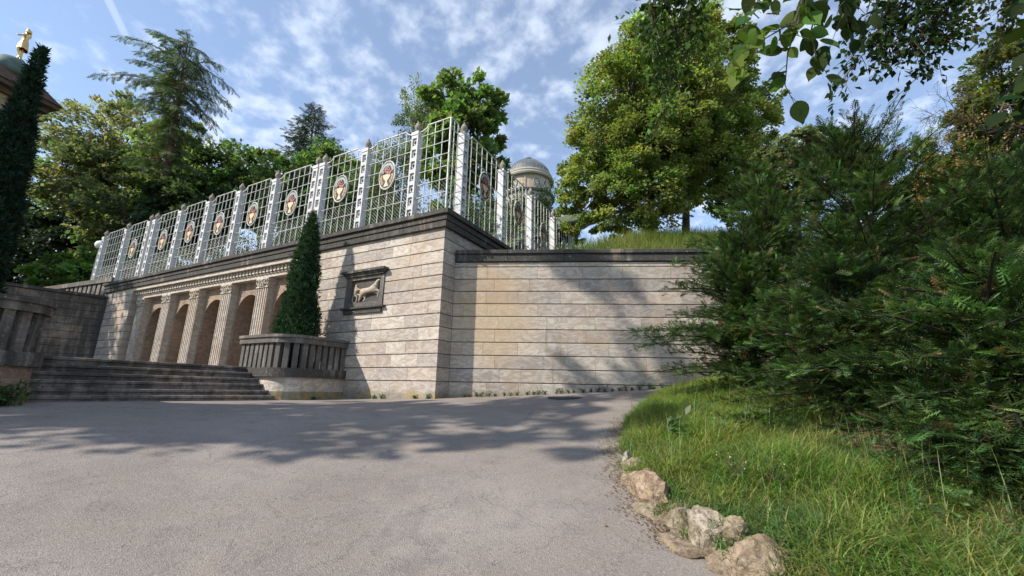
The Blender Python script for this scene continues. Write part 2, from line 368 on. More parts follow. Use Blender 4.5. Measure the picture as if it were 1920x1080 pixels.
prop(link('ground', mesh_np('ground', [(-400,-400,-3.2),(400,-400,-3.2),(400,400,-3.2),(-400,400,-3.2)], [(0,1,2,3)], nper=4), None, M['hillsoil']), kind='structure')
grid('road', np.linspace(-16, 14, 121), np.linspace(-10, 12.6, 91), lambda x, y: road_z(x, y), M['asphalt'])
grid('bank', np.linspace(.8, 14, 133), np.linspace(-3, 9.2, 123), lambda x, y: bank_z(x, y)+.004, M['earth'], keep=lambda x, y: edge_d(x, y) > -.02)

# hill behind the retaining wall and the roof terrace of the hall
def hill_z(X, Y):
    rx, ry = X-O.x, Y-O.y
    q_ = -(rx*Uv.x+ry*Uv.y); v_ = rx*Vv.x+ry*Vv.y
    a = 2.75+1.5*np.maximum(0, q_-2.0)+.03*v_; b = 3.10+.55*np.maximum(Y-9.9, -.2); c = 5.15+.12*(Y-13)
    h = np.minimum(np.minimum(a, b), c)
    far = np.maximum(0, Y-30)
    return h + .04*np.sin(X*2.2)*np.cos(Y*1.9) + far*.30
def hill_keep(x, y):
    rx, ry = x-O.x, y-O.y; q_ = -(rx*Uv.x+ry*Uv.y); w = (x-IN.x)*(-math.sin(AZR))+(y-IN.y)*math.cos(AZR)
    return (q_ > .25) & (w > .12)
grid('hill', np.linspace(-2, 48, 161), np.linspace(7, 80, 190), hill_z, M['hillsoil'], keep=hill_keep)
def upper_z(X, Y):
    rx, ry = X-O.x, Y-O.y; u_ = rx*Uv.x+ry*Uv.y; v_ = rx*Vv.x+ry*Vv.y
    return 4.22 + np.minimum(np.maximum(0, v_-3.2), 14)*.52 + np.maximum(0, v_-17.2)*.35 + .05*np.sin(X*1.3+Y)*(v_ > 1.2)
grid('upper_terrace', np.linspace(-70, 8, 130), np.linspace(8, 80, 110), upper_z, M['hillsoil'],
     keep=lambda x, y: ((x-O.x)*Vv.x+(y-O.y)*Vv.y > .30) & ((x-O.x)*Uv.x+(y-O.y)*Uv.y > .02))

# ------------------------------------------------------------------ hall: stone facade with loggia, wing and corner return
CH = .31; ZT = 3.8793
lev = [ZT-CH*i for i in range(13)]      # 13 joints; lev[12] is the top of the plinth course
PAL = [(.50,.43,.375),(.55,.485,.425),(.48,.42,.375),(.43,.375,.34),(.52,.44,.38),(.48,.40,.35),(.40,.35,.325),(.57,.50,.44),(.45,.38,.34),(.50,.445,.40)]
OCH = [(.50,.40,.29),(.48,.385,.285),(.49,.41,.31)]
def stone(parent, x0, x1, z0, z1, depth=.16, mat=None, col=None, y0=0, rz=0, loc=None, name='stone', c=.009, jz=.008, jx=.0012):
    b = MB().cbox(x0+jx, x1-jx, y0+random.uniform(-.002, .002), y0+depth, z0+jz, z1-jz, c)
    o = b.build(name, mat or M['stone'], parent, loc=loc or (0, 0, 0), rot=(0, 0, rz))
    k = col or random.choice(PAL); g = random.uniform(.92, 1.06); o.color = (k[0]*g*.985, k[1]*g, k[2]*g*.965, 1); return o
def cuts(a, b, lo, hi):
    x = a; r = []
    while b-x > hi: x += random.uniform(lo, hi); r.append(x)
    if r and b-r[-1] < lo*.5: r.pop()
    return [a]+r+[b]

hall = thing('terrace_hall', 'stone hall front with fluted pilasters, arches and black weathered coping below the white lattice', 'building', (O.x, O.y, 0), RZ)
core = MB().box(-4.94, -.02, .03, 10.5, -.6, 3.86); core.box(-18.55, -16.14, .03, 10.5, -.6, 3.86); core.box(-16.14, -4.94, 1.35, 10.5, -.6, 3.86)
core.build('core', M['mortar'], hall)
# relief opening in facade stones: x -3.36..-1.80, z 1.95..2.98
RX0, RX1, RZ0, RZ1 = -3.22, -1.84, 2.03, 2.94
def facade_course(i, xa, xb, zt_, zb_, mat=None):
    cs = cuts(xa, xb, .55, 1.25)
    for a, b_ in zip(cs[:-1], cs[1:]):
        last = abs(b_) < 1e-6
        dpt = (.30 if i % 2 else .485) if last else .16
        if zb_ < RZ1 and zt_ > RZ0 and a < RX1 and b_ > RX0:
            if a < RX0-.06: stone(hall, a, RX0, zb_, zt_, dpt, mat)
            if b_ > RX1+.06: stone(hall, RX1, b_, zb_, zt_, dpt, mat)
        else: stone(hall, a, b_, zb_, zt_, dpt, mat)
for i in range(12):
    facade_course(i, -4.98, 0.0, lev[i], lev[i+1])
    cs = cuts(-18.58, -16.1, .7, 1.1)
    for a, b_ in zip(cs[:-1], cs[1:]): stone(hall, a, b_, lev[i+1], lev[i], .46 if b_ > -16.2 else .16)
cs = cuts(-4.98, 0.0, .8, 1.5)
for a, b_ in zip(cs[:-1], cs[1:]): stone(hall, a, b_, -.75, lev[12], .485 if b_ > -.01 else .2, M['stone_base'])
cs = cuts(-18.58, -16.1, .7, 1.2)
for a, b_ in zip(cs[:-1], cs[1:]): stone(hall, a, b_, -.6, lev[12], .3)
# return face (faces right): stones built rotated +90 deg: local x -> +y
for i in range(12):
    y0 = .305 if i % 2 else .49
    if i < 2:
        c2 = cuts(y0, 10.3, .8, 1.3)
        for a, b_ in zip(c2[:-1], c2[1:]): stone(hall, a, b_, lev[i+1], lev[i], .16, rz=math.pi/2)
    elif y0 < .45: stone(hall, y0, .489, lev[i+1], lev[i], .16, rz=math.pi/2)
# coping tiers, in lengths
def coping_run(parent, x0, x1, rz, tiers, step=1.35, loc=(0, 0, 0), mat=None):
    cs = cuts(x0, x1, step*.8, step*1.2)
    for a, b_ in zip(cs[:-1], cs[1:]):
        bb = MB()
        for (yo, yi, za, zb) in tiers: bb.cbox(a+.002, b_-.002, yo, yi, za, zb, .012)
        bb.build('coping_stone', mat or M['coping'], parent, rot=(0, 0, rz), loc=loc)
T = [(-.085, .30, 3.83, 3.995), (-.115, .30, 3.997, 4.135), (-.175, .34, 4.137, 4.262)]
coping_run(hall, -18.75, .085, 0, T)
coping_run(hall, .345, 10.3, math.pi/2, T)
# front lengths cover the corner: corner block
cb = MB()
for (yo, yi, za, zb) in T: cb.box(.088, -yo, yo+.003, .343, za+.001, zb-.001)
cb.build('coping_stone', M['coping'], hall)
# loggia: recessed columns (pilasters), arches, entablature
def pil_mesh():
    b = MB(); w = .58; n = 5; poly = []
    fl = w/n; x = -w/2; poly.append((x, 0))
    for k in range(n):
        a = x+k*fl; poly += [(a+.022, 0), (a+.034, .034), (a+fl-.034, .034), (a+fl-.022, 0)]
    poly += [(w/2, 0), (w/2, .24), (-w/2, .24)]
    b.prism(poly, .62, 3.06); return b.mesh('shaft')
shaft_me = pil_mesh()
plinth_me = MB().box(-.33, .33, -.04, .24, .38, .52).box(-.31, .31, -.02, .24, .52, .617).mesh('pilaster_base')
def capital_mesh():
    b = MB(); b.box(-.31, .31, -.03, .24, 3.063, 3.10).box(-.33, .33, -.05, .24, 3.34, 3.388)
    b.add([(-.28,-.0,3.10),(.28,-.0,3.10),(.28,.24,3.10),(-.28,.24,3.10),(-.32,-.03,3.34),(.32,-.03,3.34),(.32,.24,3.34),(-.32,.24,3.34)],[(0,1,5,4),(1,2,6,5),(3,0,4,7),(0,3,2,1),(4,5,6,7)])
    for s in (-1, 1):                      # volutes
        for k in range(9):
            a = k/8*2*math.pi; r = .075
            p = (s*.215+r*math.cos(a), -.045, 3.255+r*math.sin(a)); q2 = (s*.215+r*math.cos(a+.78), -.045, 3.255+r*math.sin(a+.78))
            b.tube([p, q2], .018, 5)
        b.tube([(s*.05, -.04, 3.12), (s*.12, -.06, 3.2), (s*.14, -.045, 3.3)], .02, 5)
    for k in range(3): b.tube([(-.11+k*.11, -.03, 3.11), (-.11+k*.11, -.055, 3.19), (-.11+k*.11, -.075, 3.23)], [.04, .035, .012], 6)
    b.lathe([(.05, -.02), (.055, .02), (.02, .05)], 8, (0, -.045, 3.29)); return b.mesh('capital')
cap_me = capital_mesh()
PX = [-(u-.29) for u in (15.96, 13.87, 11.81, 9.75, 7.70, 5.65)]
for x in PX:
    p = link('pilaster', shaft_me, hall, M['pilaster'], loc=(x, .2, 0))
    link('capital', cap_me, p, M['pilaster']); link('pilaster_base', plinth_me, p, M['pilaster'])
# arched wall at y=.44 .. 1.05, built per bay from vertical strips
def arch_bay(x0, x1, cx, r, zs, ztop, y0, y1):
    b = MB(); n = 14
    pts = [(cx-r*math.cos(math.pi*k/n), zs+r*math.sin(math.pi*k/n)) for k in range(n+1)]
    b.box(x0, cx-r, y0, y1, .38, zs); b.box(cx+r, x1, y0, y1, .38, zs)
    ring = [(x0, zs)]+pts+[(x1, zs)]
    vs = []; top = [x0]+[p[0] for p in pts]+[x1]
    for (px, pz), tx in zip(ring, top): vs += [(px, y0, pz), (tx, y0, ztop), (px, y1, pz), (tx, y1, ztop)]
    fs = []
    for k in range(len(ring)-1):
        a = k*4; c = a+4
        fs += [(a, c, c+1, a+1), (a+2, a+3, c+3, c+2)]
        if 0 < k < len(ring)-2: fs.append((a, a+2, c+2, c))
    b.add(vs, fs)
    return b
for k in range(5):
    x0, x1 = PX[k], PX[k+1]; cx = (x0+x1)/2
    arch_bay(x0+.003, x1-.003, cx, .635, 2.34, 3.39, .44, 1.06).build('arch', M['brownstone'], hall)
    im = MB().box(cx-.66, cx-.632, .425, 1.05, 2.30, 2.36).box(cx+.632, cx+.66, .425, 1.05, 2.30, 2.36); im.build('impost', M['brownstone'], hall)
    d = MB().box(cx-.66, cx+.66, 1.09, 1.14, .39, 2.99).build('door', M['door'], hall)
    for xx in (-.33, .33):
        for (za, zb) in ((.55, 1.25), (1.4, 2.2)): MB().box(cx+xx-.24, cx+xx+.24, 1.07, 1.09, za, zb).build('door_panel', M['door'], d)
for x0, x1 in ((-16.09, PX[0]-.003), (PX[5]+.003, -4.99)): MB().box(x0, x1, .44, 1.06, .38, 3.39).build('wall_panel', M['brownstone'], hall)
MB().box(-16.09, -4.99, .185, 1.34, 3.391, 3.50).box(-16.09, -4.99, .155, 1.34, 3.50, 3.53).build('architrave', M['pilaster'], hall)
MB().box(-16.09, -4.99, .21, 1.34, 3.53, 3.70).build('dentil_course', M['pilaster'], hall)
dme = MB().box(-.055, .055, .09, .209, 3.545, 3.69).mesh('dentil')
for k in range(60):
    x = -16.0+k*.185
    if x < -5.05: link('dentil', dme, hall, M['pilaster'], loc=(x, 0, 0))
MB().box(-16.09, -4.99, -.02, 1.34, 3.702, 3.83).build('cornice', M['pilaster'], hall)
# relief panel with a horse and chariot
rel = MB()
rel.box(-3.22, -3.06, -.03, .1, 2.03, 2.86).box(-1.96, -1.84, -.03, .1, 2.03, 2.86)
rel.box(-3.06, -1.96, -.03, .1, 2.03, 2.16).box(-3.06, -1.96, -.03, .1, 2.78, 2.86)
relief = rel.build('relief_frame', M['balus'], hall)
MB().box(-3.06, -1.96, .06, .14, 2.16, 2.78).build('relief_back', M['relief'], relief)
MB().box(-3.30, -1.74, -.17, .12, 2.955, 3.02).box(-3.26, -1.78, -.12, .12, 2.905, 2.955).box(-3.22, -1.82, -.06, .12, 2.862, 2.905).build('relief_cornice', M['coping'], relief)
dt = MB()
for k in range(24): dt.box(-3.2+k*.058, -3.2+k*.058+.03, -.095, -.06, 2.868, 2.902)
dt.build('relief_dentils', M['balus'], relief)
MB().box(-3.30, -1.74, -.10, .12, 1.985, 2.028).box(-3.20, -1.84, -.05, .12, 1.86, 1.985).build('relief_sill', M['coping'], relief)
def skin(name, pts, edges, mat, parent=None, sub=2, loc=(0, 0, 0), scale=(1, 1, 1), rot=(0, 0, 0), root=0):
    me = bpy.data.meshes.new(name); me.from_pydata([p[:3] for p in pts], edges, [])
    o = link(name, me, parent, mat, loc=loc, scale=scale, rot=rot)
    md = o.modifiers.new('Skin', 'SKIN')
    if not me.skin_vertices: 
        bm = bmesh.new(); bm.from_mesh(me); bm.verts.layers.skin.verify(); bm.to_mesh(me); bm.free()
    for k, p in enumerate(pts):
        r = p[3]; ry = p[4] if len(p) > 4 else r
        me.skin_vertices[0].data[k].radius = (r, ry)
    me.skin_vertices[0].data[root].use_root = True
    md.use_smooth_shade = True
    s = o.modifiers.new('Sub', 'SUBSURF'); s.levels = s.render_levels = sub
    return o
hz = [(-2.55,0,2.47,.085),(-2.35,0,2.45,.075),(-2.16,0,2.50,.085),(-2.09,0,2.62,.05),(-2.05,0,2.72,.042),(-1.985,0,2.68,.022),
      (-2.62,0,2.36,.05),(-2.66,0,2.27,.026),(-2.72,0,2.19,.02),(-2.56,0,2.34,.045),(-2.50,0,2.26,.024),(-2.58,0,2.185,.02),
      (-2.10,0,2.43,.045),(-2.00,0,2.42,.024),(-2.02,0,2.33,.018),(-2.16,0,2.40,.04),(-2.04,0,2.35,.022),(-2.09,0,2.26,.018),
      (-2.63,0,2.50,.03),(-2.71,0,2.42,.02)]
he = [(0,1),(1,2),(2,3),(3,4),(4,5),(0,6),(6,7),(7,8),(0,9),(9,10),(10,11),(2,12),(12,13),(13,14),(2,15),(15,16),(16,17),(0,18),(18,19)]
for k in range(len(hz)):
    x, y, z, r = hz[k]; hz[k] = (x, .035 if k in (9,10,11,15,16,17) else .0, 2.18+(z-2.18)*1.02, r*1.22)
skin('relief_horse', hz, he, M['relief'], relief, 1)
wh = MB(); cxw, czw = -2.88, 2.27
for k in range(16):
    a, a2 = 2*math.pi*k/16, 2*math.pi*(k+1)/16; wh.tube([(cxw+.085*math.cos(a), .01, czw+.1*math.sin(a)), (cxw+.085*math.cos(a2), .01, czw+.1*math.sin(a2))], .016, 5)
for k in range(4):
    a = math.pi*k/4; wh.tube([(cxw-.08*math.cos(a), .04, czw-.095*math.sin(a)), (cxw+.08*math.cos(a), .04, czw+.095*math.sin(a))], .009, 5)
wh.tube([(-2.98,.04,2.36),(-2.8,.03,2.40),(-2.68,.03,2.36)],.02,6); wh.build('chariot_wheel', M['relief'], relief)
skin('relief_driver', [(-2.88,.02,2.42,.06),(-2.87,.02,2.54,.08),(-2.86,.02,2.62,.035),(-2.85,.01,2.68,.05),(-2.76,.03,2.52,.026),(-2.69,.02,2.53,.022),(-2.89,.05,2.35,.04)], [(0,1),(1,2),(2,3),(1,4),(4,5),(0,6)], M['relief'], relief, 1)

# ------------------------------------------------------------------ stairs, terrace floor, planters
ur = [3.12, 3.37, 3.60, 3.80, 3.98, 4.20, 4.42]; sz = [-.219, -.114, .018, .143, .276, .405]
stairs = thing('stone_stairs', 'six dark mossy stone steps rising between the two balustrade planters', 'stairs', (O.x, O.y, -.33), RZ)
for k in range(6):
    a, b_ = ur[k], 6.6 if k < 5 else 6.6
    for (v0, v1) in ((-5.42, -3.3+.25*(k % 2)), (-3.3+.25*(k % 2)+.006, -1.68)):
        sk = lambda v: .10*((v+1.7)/-3.7)
        xl, xr = -(a+sk(v0)), -(a+sk(v1))
        ex = .03 if k == 0 else 0
        zt, zb = sz[k]+.33, (sz[k]-.16+.33 if k else -.3)
        b = MB(); xb = -(a+.55)
        # nosing profile
        b.add([(xl+.02,v0,zt-.05),(xr+.02,v1,zt-.05),(xr+.02,v1,zt-.012),(xl+.02,v0,zt-.012),(xr+.005,v1,zt),(xl+.005,v0,zt),(xb,v1,zt),(xb,v0,zt),(xl-.01,v0,zt-.06),(xr-.01,v1,zt-.06),(xl-.01,v0,zb),(xr-.01,v1,zb),(xb,v0,zb),(xb,v1,zb)],
              [(0,1,2,3),(3,2,4,5),(5,4,6,7),(8,9,1,0),(10,11,9,8),(12,10,8,0,3,5,7),(11,13,6,4,2,1,9),(7,6,13,12),(10,12,13,11)])
        st_ = b.build('step', M['step'], stairs)
        MB().add([(xl+.0, v0, zt+.001), (xr+.0, v1, zt+.001), (xr-.05, v1, zt+.001), (xl-.05, v0, zt+.001), (xl+.021, v0, zt-.016), (xr+.021, v1, zt-.016)], [(0, 1, 2, 3), (4, 5, 1, 0)]).build('worn_edge', M['balus'], st_)
floor = MB(); floor.box(-30, -4.9, -9, -5.45, -.3, .395).box(-30, -4.6, -5.45, -.02, -.3, .40).box(-30, -4.99, -.02, 1.3, -.3, .385)
prop(floor.build('terrace_floor', M['step'], None, loc=(O.x, O.y, 0), rot=(0, 0, RZ)), kind='structure')

def planter(label, flip, soilz, group=None):
    # local plan (x right along the facade from the planter's right-hand edge, y negative outwards); mirrored about v=-3.52 for the far one
    base = thing('planter_balustrade', label, 'planter', (O.x, O.y, -.33), RZ, group)
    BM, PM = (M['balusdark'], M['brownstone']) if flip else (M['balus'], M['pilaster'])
    def Pm(x, y): return (x, y) if not flip else (x, -7.06-y)
    def path(off):      # outline from wall, out, round corner, along the front to the stairs, and a short return
        o = off; pts = [(-2.93+o, 0.0), (-2.93+o, -1.05)]
        for k in range(1, 8):
            a = k/8*math.pi/2; pts.append((-3.55+(.62+o)*math.cos(a), -1.08-(.62+o)*math.sin(a)))
        pts += [(-3.55, -1.70-o), (-4.72, -1.70-o)]
        return pts
    def band(o_out, o_in, z0, z1, name, mat):
        A, B = path(o_out), path(o_in); b = MB(); vs = []; n = len(A)
        for (p, q2) in zip(A, B):
            p = Pm(*p); q2 = Pm(*q2); vs += [(p[0], p[1], z0), (p[0], p[1], z1), (q2[0], q2[1], z1), (q2[0], q2[1], z0)]
        fs = []
        for k in range(n-1):
            a = k*4; c = a+4; fs += [(a, c, c+1, a+1), (a+1, c+1, c+2, a+2), (a+2, c+2, c+3, a+3), (a+3, c+3, c, a)]
        fs += [(0, 1, 2, 3), ((n-1)*4+3, (n-1)*4+2, (n-1)*4+1, (n-1)*4)]
        b.add(vs, fs); return b.build(name, mat, base)
    Z = .33
    band(.06, -.24, 1.09+Z, 1.155+Z, 'rail_cap', BM); band(.025, -.20, .965+Z, 1.088+Z, 'rail', BM)
    band(.06, -.22, .19+Z, .392+Z, 'bottom_rail', M['coping'])
    band(-.02, -.20, -.135+Z, .188+Z, 'plinth', PM); band(.02, -.20, -.75+Z, -.138+Z, 'footing', M['stone_base']).color = (.36, .32, .27, 1)
    # balusters
    bm_ = MB(); bm_.box(-.085, .085, -.07, .07, 0, .571); bme = MB().box(-.058, .058, -.06, .06, .0, .571)
    for zz_ in (.03, .53): bme.box(-.045, .045, -.072, -.06, zz_, zz_+.014)
    for xx in (-.045, .035): bme.box(xx, xx+.010, -.072, -.06, .046, .528)
    bme.box(-.014, .014, -.070, -.06, .08, .50); bme = bme.mesh('baluster')
    C = path(-.09); seg = [math.dist(C[k], C[k+1]) for k in range(len(C)-1)]; tot = sum(seg); n = 16
    for k in range(n+1):
        s = .08+(tot-.17)*k/n; j = 0
        while j < len(seg)-1 and s > seg[j]: s -= seg[j]; j += 1
        t = s/seg[j]; x = C[j][0]+(C[j+1][0]-C[j][0])*t; y = C[j][1]+(C[j+1][1]-C[j][1])*t
        tx, ty = C[j+1][0]-C[j][0], C[j+1][1]-C[j][1]
        x, y = Pm(x, y); ty = -ty if flip else ty
        ang = math.atan2(ty, tx); nx_, ny_ = math.sin(ang), -math.cos(ang)
        ox, oy = (ty, -tx)
        rot = math.atan2(-tx, ty)+math.pi/2 if not flip else math.atan2(tx, -ty)+math.pi/2
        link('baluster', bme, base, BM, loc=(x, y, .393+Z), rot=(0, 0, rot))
    inner = [Pm(*p) for p in path(-.21)]+[Pm(-4.72, -.02), Pm(-2.95, -.02)]
    MB().prism(inner, -.2+Z, soilz+Z).build('soil', M['soil'], base)
    end = [Pm(-4.72, -1.72), Pm(-4.72, 0), Pm(-4.52, 0), Pm(-4.52, -1.5)]
    return base
pl1 = planter('dark rounded stone balustrade planter against the hall wall, holding the small conical yew', False, .36)
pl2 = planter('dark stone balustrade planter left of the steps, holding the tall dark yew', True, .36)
# ------------------------------------------------------------------ retaining wall to the right
rwall = thing('retaining_wall', 'long travertine retaining wall with black coping between the hall corner and the dark evergreens', 'wall', (IN.x, IN.y, 0), AZR)
MB().box(-.6, 16, .03, .5, -.6, 3.3).build('core', M['mortar'], rwall)
for i in range(2, 13):
    zt = 3.075 if i == 2 else lev[i]; zb = lev[i+1] if i < 12 else -.6
    cs = cuts(0, 16, .75, 1.25)
    for a, b_ in zip(cs[:-1], cs[1:]):
        col = None
        
        stone(rwall, a, b_, zb, zt, .16, M['stone_base'] if i >= 11 else None, col, jx=.0009)
coping_run(rwall, .02, 16, 0, [(-.05, .5, 3.077, 3.268), (-.09, .5, 3.27, 3.372)])

# dark side wall at the far end and balustrade beyond it
P0 = world(18.58, -.02); sd = Vector((-.588, -.81, 0)); rzs = math.atan2(sd.y, sd.x)
side = thing('side_wall', 'dark stone side wall of the terrace beyond the steps', 'wall', (P0.x, P0.y, 0), rzs+math.pi)
MB().box(-9, 0, .03, .5, -.3, 3.5).build('core', M['mortar'], side)
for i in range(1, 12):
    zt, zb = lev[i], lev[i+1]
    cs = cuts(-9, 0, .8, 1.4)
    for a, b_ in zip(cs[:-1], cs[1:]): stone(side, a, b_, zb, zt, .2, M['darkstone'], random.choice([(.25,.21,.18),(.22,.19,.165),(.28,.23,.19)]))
coping_run(side, -9, -.02, 0, [(-.06, .55, 3.573, 3.70)])
bd = Vector((-.92, .39, 0)).normalized(); rzb = math.atan2(-bd.y, -bd.x)
Pb = world(18.4, .12)
bal = thing('terrace_balustrade', 'weathered stone balustrade running left from the lattice above the dark side wall', 'balustrade', (Pb.x, Pb.y, 3.5), rzb)
MB().box(-17, 0, -.14, .14, -4, .16).build('base', M['coping'], bal)
MB().box(-17, 0, -.16, .16, .86, 1.06).build('rail', M['balus'], bal)
bb = MB().box(-.12, .12, -.09, .09, .162, .858).mesh('baluster')
for k in range(42): link('baluster', bb, bal, M['balus'], loc=(-.3-k*.4, 0, 0))

# ------------------------------------------------------------------ white lattice fence on top of the hall
ZF = 4.262; PT = 6.87
def post_meshes():
    w = .115; b = MB()
    b.box(-w, -w+.042, -.10, .10, ZF, PT).box(w-.042, w, -.10, .10, ZF, PT)
    b.box(-w+.042, w-.042, .0, .10, ZF, PT-.001)
    n = 7; h = (PT-.14-ZF)/n
    for k in range(n+1): b.box(-w+.042, w-.042, -.095, .0, ZF+k*h+(-.0 if k == 0 else -.055), ZF+k*h+.055)
    b.box(-w-.012, w+.012, -.112, .112, PT-.10, PT+.001)
    fr = b.mesh('post')
    r = MB(); nn = 10
    for k in range(nn):
        a, a2 = 2*math.pi*k/nn, 2*math.pi*(k+1)/nn
        r.tube([(.050*math.cos(a), -.05, .075*math.sin(a)), (.050*math.cos(a2), -.05, .075*math.sin(a2))], .018, 5, cap=False)
    return fr, r.mesh('rosette'), [ZF+(k+.5)*h for k in range(n)]
post_me, ros_me, rosz = post_meshes()
pb_me = MB().box(-.072, .072, -.002, .0, ZF+.05, PT-.16).mesh('recess_shade')  # dark sheet over the pale post back, painting in the recess shade
urn_me = MB().lathe([(.05, 0), (.075, .015), (.04, .05), (.05, .075), (.095, .13), (.115, .2), (.105, .25), (.075, .29), (.06, .31), (.07, .325), (.035, .345), (.025, .375), (.035, .395), (.0, .41)], 14, close=False).mesh('urn', smooth=True)
vb_me = MB().tube([(0, 0, 0), (0, 0, 1)], .0135, 6).mesh('bar'); hb_me = MB().tube([(0, 0, 0), (1, 0, 0)], .0115, 6).mesh('bar')
HZ = [6.70, 6.335, 5.97, 5.605, 5.24, 4.875]
def ellipse(a, b, n=28): return [(a*math.cos(2*math.pi*k/n), b*math.sin(2*math.pi*k/n)) for k in range(n)]
med_me = MB().slab(ellipse(.285, .42), -.012, .012).mesh('medallion')
rm = MB(); E_ = ellipse(.29, .43, 28)
for k in range(28):
    (x, z), (x2, z2) = E_[k], E_[(k+1) % 28]; rm.tube([(x, 0, z), (x2, 0, z2)], .022, 6, cap=False)
rim_me = rm.mesh('rim')
bowl_me = MB().slab([(-.135,.02),(-.13,-.06),(-.07,-.15),(-.025,-.18),(-.03,-.22),(-.055,-.27),(-.085,-.355),(.085,-.355),(.055,-.27),(.03,-.22),(.025,-.18),(.07,-.15),(.13,-.06),(.135,.02)], -.022, -.0125).mesh('bowl')
fr = MB(); rr = random.Random(3)
for k in range(20):
    t = rr.random(); x = rr.uniform(-1, 1)*(.155*(1-t)+.03); z = .03+.23*t; r = rr.uniform(.032, .046)
    fr.slab([(x+r*math.cos(a*math.pi/4), z+r*math.sin(a*math.pi/4)) for a in range(8)], -.024-.006*(k % 3), -.0125)
fruit_me = fr.mesh('fruit')
le = MB()
for k in range(16):
    a = math.pi*(k+.5)/16; x, z = .2*math.cos(a), .12+.2*math.sin(a); r = .055
    le.slab([(x-r*.8, z), (x, z-r*.6), (x+r*.8, z), (x, z+r)], -.018-.001*(k % 2), -.0125)
leaf_me = le.mesh('leafwork')
swag_mes = []
for s in (-1, 1):
    sw = MB()
    for k in range(6): x, z = s*(.19+.03*(k % 2)), -.02-.045*k; x *= (1-.09*max(0, k-2)); sw.slab([(x-.045, z), (x, z-.035), (x+.045, z), (x, z+.035)], -.019-.001*(k % 2), -.0125)
    swag_mes.append(sw.mesh('garland'))
def lattice(root, posts, start, end, medal, skip=(), corner=False):
    """posts: x positions in the run's local frame; panels between consecutive posts"""
    for x in posts:
        p = link('post', post_me, root, M['concrete'], loc=(x, 0, 0)); link('recess_shade', pb_me, p, M['post_shade'])
        for z in rosz: link('rosette', ros_me, p, M['concrete'], loc=(0, 0, z))
        link('urn', urn_me, p, M['urn'], loc=(0, 0, PT+.001), scale=(.86, .86, .92))
    spans = ([(start, posts[0]-.115, 'a')] if start is not None else []) + [(a+.115, b-.115, k) for k, (a, b) in enumerate(zip(posts[:-1], posts[1:]))] + ([(posts[-1]+.115, end, 'z')] if end is not None else [])
    for (xa, xb, k) in spans:
        if k in skip or xb-xa < .3: continue
        w = xb-xa; n = max(2, round(w/.265)-1)
        xs = [xa+w*(j+1)/(n+1) for j in range(n)]
        if k == 'z': xs = xs[:-0] if 0 else xs + [xb]
        if k == 'a': xs = [xa] + xs
        for j, x in enumerate(xs):
            fat = 2.2 if (k == 'z' and x == xb) or (k == 'a' and x == xa) else 1
            if fat > 1 and corner == 'share': continue
            link('bar', vb_me, root, M['iron'], loc=(x, 0, ZF-.01), scale=(fat, fat, 7.03-ZF))
        for z in HZ: link('bar', hb_me, root, M['iron'], loc=(xa-.005, -.022, z), scale=(w+.01, 1, 1))
        tr = []
        if k != 'a':
            for j in range(6): a = j/5*math.pi/2; tr.append((xa+(xs[0]-xa)*math.sin(a), 0, 7.03-.15*math.cos(a)))
        else: tr.append((xs[0], 0, 7.03))
        if k != 'z':
            for j in range(6): a = (5-j)/5*math.pi/2; tr.append((xb-(xb-xs[-1])*math.sin(a), 0, 7.03-.15*math.cos(a)))
        else: tr.append((xs[-1], 0, 7.03))
        MB().tube(tr, .021, 6).build('top_rail', M['iron'], root)
        wm = MB(); zt, zb = 5.24, ZF+.02; sp_ = .10      # fine diagonal wire mesh behind the lower rows
        H = zt-zb; kk = -int(H/sp_)
        while xa+kk*sp_ < xb:
            for sgn in (1, -1):
                x0 = xa+kk*sp_; x1 = x0+H
                a0 = max(xa, x0); a1 = min(xb, x1)
                if a1 > a0:
                    z0 = zb+(a0-x0); z1 = zb+(a1-x0)
                    if sgn < 0: z0, z1 = zt-(a0-x0), zt-(a1-x0)
                    d = .003; wm.add([(a0, .03, z0-d), (a1, .03, z1-d), (a1, .033, z1+d), (a0, .033, z0+d)], [(0, 1, 2, 3)])
            kk += 1
        prop(link('wire_mesh', wm.mesh('wire_mesh', recalc=False), root, M['iron']), kind='stuff')
        if k in medal:
            m = link('medallion', med_me, root, M['umber'], loc=((xa+xb)/2, -.05, 5.80))
            link('rim', rim_me, m, M['iron']); link('bowl', bowl_me, m, M['cream']); link('fruit', fruit_me, m, M['red']); link('leafwork', leaf_me, m, M['teal']); [link('garland', g_, m, M['ochre']) for g_ in swag_mes]
Wf = world(0, .14)
fence = thing('lattice_fence', 'long white lattice fence with painted oval medallions along the front edge of the hall roof', 'fence', (Wf.x, Wf.y, 0), RZ)
PU = [20.82, 18.47, 16.30, 15.80, 13.66, 11.58, 9.56, 7.46, 5.36, 5.04, 3.17, 1.26]
lattice(fence, [-u for u in PU], None, -.13, medal=(1, 3, 4, 5, 6, 7, 9, 10), skip=(2, 8))
We = world(.13, 0)
fence2 = thing('lattice_fence', 'white lattice fence turning back from the hall corner towards the domed temple', 'fence', (We.x, We.y, 0), RZ+math.pi/2)
lattice(fence2, [.75, 2.95, 5.05, 7.20, 9.35], .14, None, medal=(0, 1, 2, 3), corner='share')
# low parapet seen behind the bars
pw = world(0, .42)
par = thing('parapet', 'low grey block parapet just behind the white lattice', 'wall', (pw.x, pw.y, 4.2), RZ)
bk = MB().box(-.185, .185, 0, .12, 0, .085).mesh('block')
for r_ in range(3):
    for k in range(46):
        if r_ == 2 and k % 7 == 5: continue
        o = link('block', bk, par, M['balus'], loc=(-.35-k*.39-(r_ % 2)*.19, random.uniform(-.01, .01), r_*.092+.02))

